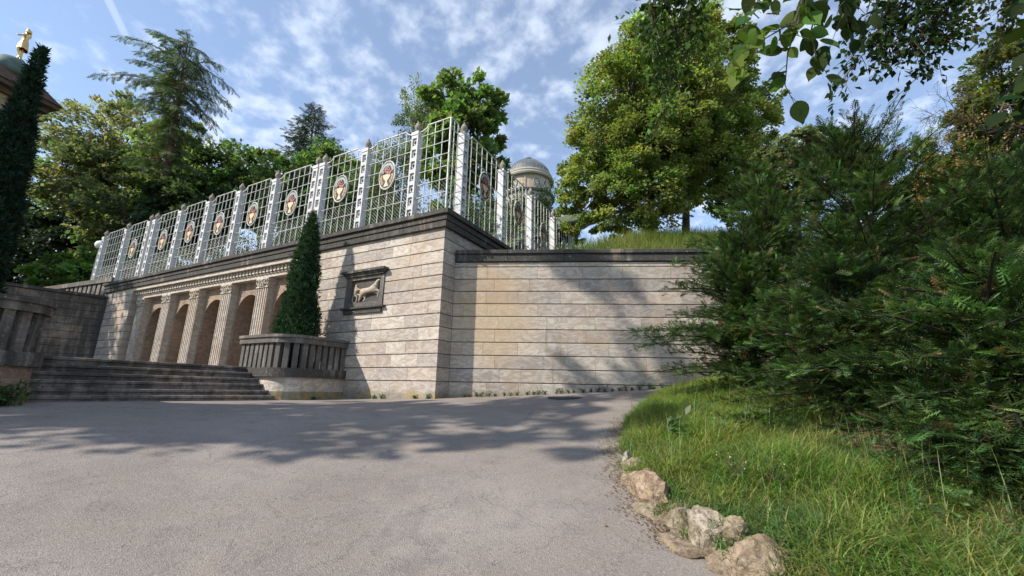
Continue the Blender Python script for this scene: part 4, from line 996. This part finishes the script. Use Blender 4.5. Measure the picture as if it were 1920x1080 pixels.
# right hand trees behind the evergreens
broadleaf('pale_tree', 'pale olive tree with a rounded top behind the evergreens', px(1490, 520, 13), px(1500, 300, 13), .14, lob([(1490,275,42,0),(1545,265,36,.2),(1450,320,45,.3),(1540,310,45,-.2),(1440,390,50,.5),(1600,300,40,.4),(1480,370,50,.2)], 13), 170, 130, leaf=.12, col=(.115, .135, .055), clump=.30, warm=.4)
broadleaf('hornbeam_tree', 'green tree hung with tawny orange seed clusters at the right edge', px(1905, 560, 9.5), px(1900, 250, 9.5), .16, lob([(1880,200,75,0),(1810,270,60,.3),(1900,310,85,-.3),(1770,330,50,.4),(1840,370,70,0),(1750,390,45,.5),(1930,120,80,.2),(1940,420,80,.2)], 9.5), 260, 170, leaf=.085, col=(.085, .105, .022), clump=.30, warm=.9, hv=.3)
def seeds(parent, lobes, n, base, col=(.28, .19, .075)):
    Lc = np.array([l[0] for l in lobes])-np.array(base); Lr = np.array([l[1] for l in lobes]); li = rng.integers(0, len(lobes), n)
    C = Lc[li]+rdir(n)*Lr[li]*rng.uniform(.8, 1.02, (n, 1)); ci = np.repeat(np.arange(n), 9); q = len(ci)
    P = C[ci]+rng.normal(size=(q, 3))*np.array([.03, .03, .05]); V, Fa, K = kites(P, rdir(q)+np.array([0, 0, -.8]), rdir(q), rng.uniform(.03, .06, q), rng.uniform(.02, .035, q), vcol(q, col, .15, .25))
    link('seed_clusters', mesh_np('seed_clusters', V, Fa, K), parent, M['leaf'])
hb = [o for o in SC.objects if o.name.startswith('hornbeam_tree')][0]
seeds(hb, lob([(1810,290,60,.2),(1850,340,60,-.3),(1770,340,50,.2),(1870,260,60,-.4)], 9.5), 420, px(1905, 560, 9.5))
# a wall of further woodland to close the view on the right and behind the evergreens
broadleaf('woodland_tree', 'dark tree filling the gap behind the evergreens at the right edge', px(1780, 560, 12), px(1780, 350, 12), .2, lob([(1700,330,60,0),(1790,380,80,0),(1880,450,90,0),(1660,420,80,0),(1740,480,90,.3)], 12), 170, 120, leaf=.14, col=(.03, .052, .014), clump=.34)
broadleaf('woodland_tree', 'dark tree closing the bank beyond the right edge', (9.6, 6.2, .6), (9.4, 6.2, 4), .2, [((9.2, 6.0, 2.2), (1.6, 1.6, 1.8)), ((9.4, 4.6, 1.6), (1.5, 1.5, 1.5)), ((8.6, 7.4, 2.4), (1.5, 1.3, 1.8))], 110, 110, leaf=.13, col=(.028, .05, .014), clump=.36)

# ------------------------------------------------------------------ overhanging tree on the right: boughs reaching into the top of the view
ov = thing('overhanging_tree', 'tree outside the right edge whose leafy boughs hang into the top right of the view', 'tree', (6.2, .6, float(bank_z(6.2, .6))))
ovb = np.array(ov.location)
tb = MB(); tb.tube([(0, 0, -.3), (-.1, .1, 2), (-.2, .2, 4), (-.2, .4, 6.5)], [.3, .24, .2, .1], 12); tb.build('trunk', M['bark'], ov, smooth=True)
def hang(pts, D, leaf, per, spread, col, n_side=10, size_r=.006, twl=.22, name='bough', shape='leaf'):
    """pts: polyline of (px x, px y, depth) for the twig; leaves alternate along side twigs"""
    W_ = [np.array(px(x, y, d))-ovb for x, y, d in pts]
    tw = MB(); m = len(W_); tw.tube([tuple(p) for p in W_], [size_r*(1.6-1.2*k/(m-1)) for k in range(m)], 5)
    PP = []; TT = []
    seg = np.array([np.linalg.norm(W_[k+1]-W_[k]) for k in range(m-1)]); tot = seg.sum()
    for j in range(n_side):
        s = tot*(j+.5)/n_side*1.0; k = 0
        while k < m-2 and s > seg[k]: s -= seg[k]; k += 1
        a = W_[k]+(W_[k+1]-W_[k])*(s/seg[k]); d = unit(W_[k+1]-W_[k]); sd_ = unit(rdir(1)[0]*.8+d*.8+np.array([0, 0, -.35]))
        e = a+sd_*twl*rng.uniform(.6, 1.3); tw.tube([tuple(a), tuple((a+e)/2+rng.normal(size=3)*.01*twl/.2), tuple(e)], [size_r*.6, size_r*.4, size_r*.25], 4, cap=False)
        for q in range(per):
            f = (q+.5)/per; p = a*(1-f)+e*f; PP.append(p+rng.normal(size=3)*spread); TT.append(sd_*.6+rdir(1)[0]*.8+np.array([0, 0, -.35]))
    P = np.array(PP); n = len(P); Ln = leaf*rng.uniform(.7, 1.2, n)
    V, Fa, K = kites(P, np.array(TT), unit(rdir(n)*.8+np.array([0, -.5, .7])), Ln, Ln*.68, vcol(n, col, .15, .3), .1, shape)
    b = tw.build(name, M['bark'], ov); link('leaves', mesh_np('leaves', V, Fa, K), b, M['leafnear'])
G1 = (.042, .072, .016); G2 = (.022, .040, .011)
# limbs outside the frame
def limb(a, b, r=.05):
    MB().tube([tuple(np.array(p)) for p in branch_pts(np.array(a)-ovb, np.array(b)-ovb, .08, 5, .02)], [r*(1-.12*k) for k in range(6)], 8).build('limb', M['bark'], ov)
limb((6.0, .9, 4.2), px(1500, -120, 1.6), .06); limb((6.0, .9, 4.6), px(1700, -140, 4.2), .07); limb((6.0, 1.0, 5.2), px(1250, -160, 4.3), .07); limb((6.0, .9, 3.2), px(1960, -20, 1.7), .04)
# large near leaves
hang([(1530,-90,1.5),(1500,30,1.42),(1477,100,1.4),(1472,160,1.38),(1490,195,1.37)], 1.4, .068, 2, .010, G1, 11, .0022, .07)
hang([(1530,-80,1.5),(1490,40,1.4),(1430,75,1.35),(1390,100,1.32),(1365,125,1.3)], 1.4, .066, 3, .012, (.085, .14, .022), 12, .0022, .075)
hang([(1560,-90,1.55),(1520,60,1.5),(1530,100,1.5),(1545,130,1.48)], 1.4, .066, 3, .014, G1, 8, .0022, .09)
hang([(1450,-70,1.5),(1430,-10,1.4),(1400,30,1.35),(1385,60,1.35)], 1.4, .066, 3, .014, G1, 7, .0022, .08)
hang([(1620,-80,1.7),(1590,10,1.6),(1570,50,1.6)], 1.4, .07, 4, .02, G2, 9, .003, .12)
for (x, y) in ((1640, 10), (1580, 25)): hang([(x+30,-100,2.2),(x,y-30,2.0),(x-15,y+15,1.95)], 2, .07, 4, .03, G2, 8, .003, .14)
# finer leaves further off
for (x0, x1, y1) in ((1700,1590,110),(1690,1570,160),(1720,1640,120),(1740,1680,130),(1760,1720,150),(1780,1745,110),(1730,1700,60),(1800,1770,80),(1650,1610,60),(1680,1650,90),(1770,1700,100)):
    hang([(x0+20,-120,4.6),(x0,-10,4.4),((x0+x1)/2,y1*.55,4.3),(x1,y1,4.2)], 4.4, .075, 9, .05, G2, 22, .007, .26, shape='kite')
# dark cluster in front of the big tree
for (x0, x1, y1) in ((1250,1200,90),(1260,1230,180),(1280,1255,150),(1300,1270,130),(1240,1190,40),(1310,1320,30),(1270,1240,230),(1290,1290,100),(1230,1215,120)):
    hang([(x0+20,-120,4.4),(x0,-20,4.3),((x0+x1)/2+4,y1*.5,4.25),(x1,y1,4.2)], 4.3, .085, 8, .05, (.050, .086, .020), 17, .007, .26, shape='kite')
# bare twigs
def bare(x, y, D, ang, l, r, depth=0, acc=None):
    if depth > 4 or l < 6: return
    x2, y2 = x+l*math.cos(ang), y+l*math.sin(ang)
    acc.append((px(x, y, D), px(x2, y2, D), r))
    for k in range(2 if depth < 1 else 3):
        f_ = rng.uniform(.5, 1); bare(x+(x2-x)*f_, y+(y2-y)*f_, D, ang+rng.normal()*.75, l*rng.uniform(.5, .8), r*.65, depth+1, acc)
for (x, y, a, l) in ((1850, 250, 3.9, 60), (1860, 240, 3.4, 75), (1852, 252, 4.1, 60), (1870, 240, 3.0, 80)):
    acc = []; bare(x, y, 5.0, a, l, .007, 0, acc); bt = MB()
    for a_, b_, r_ in acc: bt.tube([tuple(a_-ovb), tuple(b_-ovb)], [r_, r_*.7], 4, cap=False)
    bt.build('bare_twig', M['bark'], ov)
MB().tube([tuple(px(1990, 260, 5.0)-ovb), tuple(px(1900, 235, 5.0)-ovb), tuple(px(1850, 250, 5.0)-ovb)], .014, 5).build('bare_limb', M['bark'], ov)
# dark near leaves at the right edge
for (x, y) in ((1960, 60), (1945, 150), (1965, 225), (1935, 20), (1965, 120)):
    hang([(x+70,y-60,1.9),(x+20,y-25,1.75),(x-15,y+30,1.7)], 1.8, .085, 5, .025, G2, 9, .004, .15)
for (x, y) in ((1830, 30), (1870, 60), (1890, 20), (1820, 0), (1860, 100)): hang([(x+60,-90,5.2),(x+20,y-40,5.0),(x-10,y+20,5.0)], 5, .085, 8, .06, (.045, .06, .016), 16, .007, .36, shape='kite')

# ------------------------------------------------------------------ trees outside the view, left: they throw the long shadows over the drive and the wall
sh = [((-14.2, 1.1, 4.8), (1.5, 1.5, 1.3)), ((-14.2, 1.3, 7.0), (1.9, 1.9, 1.7)), ((-14.0, 1.4, 9.6), (2.1, 2.0, 1.9)), ((-14.0, 1.0, 12.2), (1.6, 1.3, 1.5)), ((-14.2, .8, 14.4), (1.2, 1.0, 1.4)), ((-13.4, .4, 8.3), (1.1, 1.0, 1.0)), ((-13.2, -1.0, 12.2), (1.4, .8, 1.0)), ((-12.6, -.4, 10.6), (1.0, .6, .7)), ((-15.2, 2.6, 10.6), (1.1, 1.1, 1.1)), ((-14.2, 1.0, 16.0), (.8, .8, 1.0)), ((-14.0, 2.3, 12.6), (.5, .5, .9)), ((-14.3, 2.7, 14.2), (.45, .5, .8)), ((-14.2, 1.9, 17.4), (.6, .6, .8))]
broadleaf('roadside_tree', 'tall tree left of the view that shades the drive', (-14.2, 1.2, -.8), (-14.2, 1.2, 14), .3, sh, 190, 40, leaf=.26, col=(.05, .085, .02), clump=.30)
broadleaf('roadside_tree', 'broad tree far left of the view that shades the loggia', (-30, 11.5, -.6), (-30, 11.5, 11), .3, [((-30, 11.5, 8), (3, 2.6, 2.6)), ((-29, 9.5, 10.5), (2.6, 2.4, 2.2)), ((-31, 13.6, 10), (2.6, 2.0, 2.4)), ((-29.5, 11.5, 13), (2.2, 2.2, 1.8)), ((-29, 8, 7), (2, 2, 1.8))], 150, 70, leaf=.3, col=(.05, .085, .02), clump=.34)

# ------------------------------------------------------------------ grass, weeds, rocks
def blades(P, H_, col, width=.007, seg=3, lean=.5, sway=None):
    n = len(P); az = rng.random(n)*2*math.pi; d = np.stack([np.cos(az), np.sin(az), np.zeros(n)], 1)
    if sway is not None: d = unit(d+np.array(sway))
    sd_ = np.stack([-d[:, 1], d[:, 0], np.zeros(n)], 1); ln = lean*rng.uniform(.3, 1.5, n)
    V = []; 
    for k in range(seg):
        t = k/seg; c = P+np.array([0, 0, 1.])*(H_*(t-.25*ln*t*t))[:, None]+d*(H_*ln*t**2)[:, None]; w = width*(1-.6*t)*rng.uniform(.7, 1.3, n)
        V += [c-sd_*w[:, None], c+sd_*w[:, None]]
    V.append(P+np.array([0, 0, 1.])*(H_*(1-.25*ln))[:, None]+d*(H_*ln)[:, None])
    V = np.stack(V, 1); m = V.shape[1]; F_ = []
    for k in range(seg-1): F_ += [(2*k, 2*k+1, 2*k+3), (2*k, 2*k+3, 2*k+2)]
    F_.append((2*seg-2, 2*seg-1, 2*seg)); F_ = np.array(F_)
    tw = np.repeat(np.linspace(.75, 1.15, seg+1), 2)[:m]
    return V.reshape(-1, 3), (F_[None]+(np.arange(n)*m)[:, None, None]).reshape(-1, 3), (np.repeat(col, m, 0).reshape(n, m, 3)*tw[None, :, None]).reshape(-1, 3)
def noise2(x, y, f, s=0):
    return (np.sin(x*f*1.7+s)+np.sin(y*f*2.3+s*1.3+x*f)+np.sin((x+y)*f*1.1+s*2.1)+np.sin((x*.7-y)*f*2.9+s))/4
n = 150000; xy = np.stack([rng.uniform(.95, 4.6, n), rng.uniform(1.9, 8.7, n)], 1); d = edge_d(xy[:, 0], xy[:, 1])
inb = d > .05+.05*noise2(xy[:, 0], xy[:, 1], 6)
lim = 1.35-.55*np.clip((3.6-xy[:, 1])/1.2, 0, 1)+.3*noise2(xy[:, 0], xy[:, 1], 2.2)          # beyond this the shade keeps the soil bare
dens = np.clip(1.15-(np.maximum(0, d-lim))*1.1, .06, 1)*(.72+.28*noise2(xy[:, 0], xy[:, 1], 3.1, 2))
kp = inb & (rng.random(n) < dens); xy = xy[kp]; d = d[kp]; n = len(xy)
P = np.c_[xy, bank_z(xy[:, 0], xy[:, 1])-.01]; hh = (.12+.10*np.clip(noise2(xy[:, 0], xy[:, 1], 2.6, 5)+.45, 0, 1.5))*rng.uniform(.45, 1.3, n)*np.clip(.6+d*1.3, .5, 1.1)
g = noise2(xy[:, 0], xy[:, 1], 1.9, 1)[:, None]; base = np.where(g > .1, np.array([[.150, .230, .060]]), np.array([[.195, .245, .075]])); base = np.where(g < -.32, np.array([[.115, .20, .065]]), base)
c = base*np.exp(rng.normal(0, .28, (n, 1)))*(1+rng.normal(0, .12, (n, 3))); dry = rng.random(n) < .10; c[dry] = vcol(dry.sum(), (.30, .25, .11), .1, .25)
V, Fa, K = blades(P, hh, np.clip(c, .01, .6),   .0042, 3, 1.25); grass = link('bank_grass', mesh_np('bank_grass', V, Fa, K), None, M['grass']); prop(grass, kind='stuff')
# seed heads: tall thin stalks
n = 420; xy = np.stack([rng.uniform(1.1, 4.2, n), rng.uniform(2.6, 8.2, n)], 1); k = (edge_d(xy[:, 0], xy[:, 1]) > .15) & (edge_d(xy[:, 0], xy[:, 1]) < 2.2); xy = xy[k]; n = len(xy)
V, Fa, K = blades(np.c_[xy, bank_z(xy[:, 0], xy[:, 1])], rng.uniform(.3, .62, n), vcol(n, (.22, .24, .09), .1, .25), .0025, 3, .35); o = link('grass_stalks', mesh_np('grass_stalks', V, Fa, K), None, M['grass']); prop(o, kind='stuff')
# leaf litter and little herbs under the evergreens
n = 5200; xy = np.stack([rng.uniform(2.0, 6.5, n), rng.uniform(1.2, 7, n)], 1); k = edge_d(xy[:, 0], xy[:, 1]) > 1.25; xy = xy[k]; n = len(xy)
V, Fa, K = kites(np.c_[xy, bank_z(xy[:, 0], xy[:, 1])+.012], rdir(n)*np.array([1, 1, .2]), rdir(n)*.4+np.array([0, 0, 1]), rng.uniform(.03, .07, n), rng.uniform(.02, .045, n), vcol(n, (.22, .125, .065), .15, .4)); prop(link('leaf_litter', mesh_np('leaf_litter', V, Fa, K), None, M['leaf']), kind='stuff')
# tall grass on the hill
n = 48000; xy = np.stack([rng.uniform(-1.2, 9.5, n), rng.uniform(9.2, 17.5, n)], 1); k = hill_keep(xy[:, 0], xy[:, 1]) & (rng.random(n) < np.clip(1.25-(xy[:, 1]-10)*.09, .25, 1)); xy = xy[k]; n = len(xy)
g = noise2(xy[:, 0], xy[:, 1], .9, 3)[:, None]; c = np.where(g > 0, np.array([[.17, .19, .06]]), np.array([[.12, .16, .04]]))*np.exp(rng.normal(0, .25, (n, 1)))
V, Fa, K = blades(np.c_[xy, hill_z(xy[:, 0], xy[:, 1])-.02], rng.uniform(.25, .62, n), c, .008, 2, .45); prop(link('hill_grass', mesh_np('hill_grass', V, Fa, K), None, M['grass']), kind='stuff')
# planting on the roof terrace behind the lattice
def weed(name, label, loc, r, h, nl, leaf, col, cat='plant', group=None, stems=7):
    t = thing(name, label, cat, tuple(loc), 0, group); s = MB(); PP = []; TT = []
    for k in range(stems):
        a = rng.random()*6.283; e = np.array([math.cos(a)*r*rng.uniform(.2, 1), math.sin(a)*r*rng.uniform(.2, 1), h*rng.uniform(.5, 1)]); s.tube([(0, 0, -.02), tuple(e*np.array([.4, .4, .6])), tuple(e)], [.004, .003, .002], 4, cap=False)
        m = nl//stems; f = rng.uniform(.15, 1, m)[:, None]; PP.append(e[None]*f+rng.normal(size=(m, 3))*r*.16); TT.append(rdir(m)+e[None]*.5)
    P = np.concatenate(PP); P[:, 2] = np.maximum(P[:, 2], .005); n = len(P); Ln = leaf*rng.uniform(.6, 1.3, n)
    V, Fa, K = kites(P, np.concatenate(TT), unit(rdir(n)*.5+np.array([0, -.2, 1])), Ln, Ln*.55, vcol(n, col, .12, .28))
    s.build('stems', M['grass'] if 0 else M['bark'], t); link('leaves', mesh_np('leaves', V, Fa, K), t, M['leaf']); return t
tr = np.random.default_rng(5)
for k in range(14):
    p = world(1.2+k*1.35, 1.0+tr.random()*.8, 4.22)
    weed('terrace_shrub', 'low leafy shrub growing behind the lattice on the hall roof', p, .65, 1.7, 620, .13, (.055, .095, .02), 'shrub', 'shrubs behind the lattice', 14)
for k, (u, v, h) in enumerate(((1.0, 2.2, 1.6), (1.3, 3.7, 2.0), (1.1, 5.2, 1.8), (1.6, 6.6, 2.4), (1.2, 8.2, 2.0), (1.5, 9.8, 2.6), (.4, 11.4, 2.6), (-.3, 12.6, 2.6))):
    p = world(u, v, 4.2); p.z = float(upper_z(np.array([p.x]), np.array([p.y]))[0]); weed('terrace_shrub', 'leafy shrub growing behind the receding lattice near the domed temple', p, .7, h, 900, .12, (.06, .10, .022), 'shrub', 'shrubs behind the receding lattice', 16)
lw = world(3.05, -5.75); weed('leafy_weed', 'dark leafy weed clump at the foot of the left planter', (lw.x+.1, lw.y-.12, float(road_z(lw.x, lw.y))), .42, .26, 520, .085, (.045, .085, .025), stems=16)
WL = 'little green weed at the foot of the hall wall'
for k, (u, v, s) in enumerate(((.18, -.05, 1.3), (.55, -.05, .7), (1.55, -.05, 1.2), (1.8, -.05, .8), (3.4, -1.8, 1.0), (3.75, -1.8, .9), (2.85, -.9, .6))):
    p = world(u, v); zz_ = float(road_z(p.x, p.y)); weed('weed', ('little green weed at the foot of the hall wall' if k < 4 else 'little green weed at the foot of the rounded planter'), (p.x, p.y, zz_), .10*s, .12*s, 90, .035, (.07, .13, .03), 'weed', 'weeds along the hall wall' if k < 4 else 'weeds along the planter', 8)
for k in range(30):
    w = .3+k*.16+tr.random()*.1; p = IN+dr*w+Vector((0, -.06-tr.random()*.05, 0)); s = .5+tr.random()*.9
    weed('weed', 'low weed in the joint between road and retaining wall', (p.x, p.y, float(road_z(p.x, p.y))), .09*s, .11*s, 70, .032, (.06, .10, .03), 'weed', 'weeds along the retaining wall', 7)
weed('nettle', 'light green broad-leaved plant at the edge of the evergreens', by(2.55, 4.75), .22, .30, 220, .085, (.10, .17, .03), stems=14)
weed('nettle', 'small broad-leaved plant standing in the long grass', by(1.75, 4.6), .16, .26, 60, .11, (.09, .15, .05), stems=6)
weed('bindweed', 'tuft of bright green leaves between two edging rocks', (1.36, 2.93, float(road_z(1.36, 2.93))+.05), .09, .12, 130, .035, (.09, .16, .025), stems=10)
for k, (x, y) in enumerate(((1.75, 3.45), (1.95, 3.3), (2.1, 4.4))):
    t = weed('white_flower', 'patch of tiny white flowers in the bank grass', by(x, y), .13, .26, 60, .03, (.07, .12, .03), 'flowers', 'white flowers in the grass', 9)
    n = 26; Pq = np.c_[rng.normal(size=(n, 2))*.07, rng.uniform(.15, .27, n)]; V, Fa, K = kites(Pq, rdir(n), unit(rdir(n)*.4+np.array([0, 0, 1])), np.full(n, .011), np.full(n, .010), vcol(n, (.62, .64, .56), .02, .05)); link('blossoms', mesh_np('blossoms', V, Fa, K), t, M['leaf'])
def rock(label, loc, size, col, seed, rz=0, cutn=9):
    r = np.random.default_rng(seed); bm = bmesh.new(); bmesh.ops.create_icosphere(bm, subdivisions=4, radius=1.0)
    pl = [(unit(r.normal(size=3)*np.array([1, 1, .8])), r.uniform(.48, .72)) for _ in range(cutn+5)]
    for v in bm.verts:
        p = np.array(v.co)
        for n_, dd in pl:
            s = p@n_-dd
            if s > 0: p = p-n_*s*.94
        p = p+unit(p)*(.045*abs(math.sin(p[0]*5+p[2]*13+seed*3))-.03+.035*math.sin(p[0]*9+p[2]*7+seed)*math.sin(p[1]*11+seed*2)+.02*math.sin(p[0]*23+p[1]*19+p[2]*27)+r.normal()*.014); v.co = Vector(p*np.array(size))
    me = bpy.data.meshes.new('rock'); bm.to_mesh(me); bm.free(); me.polygons.foreach_set('use_smooth', np.zeros(len(me.polygons), bool))
    o = link('edging_rock', me, None, M['rock'], loc=loc, rot=(0, 0, rz)); o.color = (*col, 1); return prop(o, label, 'rock', 'rocks edging the grass bank')
def rk(x, y, up_): return (x, y, float(road_z(x, y))+up_)
rock('large pinkish rounded rock, farthest big one along the kerb', rk(1.17, 3.72, .05), (.20, .31, .25), (.40, .29, .20), 3, .2)
rock('pale-topped square rock in the middle of the row', rk(1.27, 2.98, .02), (.19, .17, .24), (.43, .36, .27), 5, .5)
rock('long low brown rock sloping to the road below the pale-topped one', rk(1.12, 3.04, -.05), (.24, .15, .14), (.28, .215, .15), 8, -.7)
rock('big square tan rock at the bottom of the row', rk(1.47, 2.62, .01), (.25, .20, .24), (.37, .28, .19), 12, -.35)
rock('flat slab rock at the bottom edge of the picture', rk(1.80, 2.48, .02), (.26, .2, .15), (.34, .26, .185), 15, .3)
rock('brown rock wedged between the square ones', rk(1.41, 2.86, .06), (.13, .13, .18), (.34, .27, .185), 17, .2)
rock('small whitish stone at the upper end of the row', rk(1.16, 4.40, .05), (.085, .09, .12), (.46, .43, .39), 21)
rock('low earthy rock between the pinkish and the pale-topped rock', rk(1.18, 3.33, -.02), (.15, .17, .12), (.27, .21, .145), 29, 1.1)
rock('low mossy stone at the kerb just below the small whitish one', rk(1.14, 4.12, -.01), (.10, .13, .09), (.24, .22, .13), 31, .4)
for k, (x, y, lab) in enumerate(((1.10, 4.02, 'flat tan kerb stone just above the big pinkish rock'), (1.10, 3.48, 'sunken tan kerb stone just below the big pinkish rock'), (1.24, 3.20, 'mossy tan kerb stone tucked behind the long low brown rock'), (1.30, 2.74, 'broken tan kerb stone on the road side of the big square rock'), (1.64, 2.58, 'narrow tan kerb stone between the big square rock and the slab'), (1.22, 4.30, 'earthy kerb stone partly grown over beside the small whitish one'))):
    rock(lab, rk(x, y, -.01), (.15+.02*(k % 3), .19-.02*(k % 2), .13+.015*(k % 3)), ((.36, .28, .20), (.31, .25, .17), (.33, .27, .19))[k % 3], 41+k, .5*k)
rock('small half-buried stone where the kerb bends', rk(2.45, 7.75, .03), (.14, .10, .08), (.40, .35, .29), 23, .8)
# grit at the road edge
n = 1500; s = rng.random(n)*6.5; xy = np.stack([np.interp(s, np.linspace(0, 6.5, 9), EDGE[5:14, 0]), np.interp(s, np.linspace(0, 6.5, 9), EDGE[5:14, 1])], 1)+np.c_[-np.abs(rng.normal(size=n))*.10, rng.normal(size=n)*.05]
V, Fa, K = kites(np.c_[xy, road_z(xy[:, 0], xy[:, 1])+.008], rdir(n)*np.array([1, 1, .3]), rdir(n)*.6+np.array([0, 0, 1]), rng.uniform(.008, .03, n), rng.uniform(.008, .02, n), vcol(n, (.22, .15, .10), .12, .35)); prop(link('road_grit', mesh_np('road_grit', V, Fa, K), None, M['leaf']), kind='stuff')
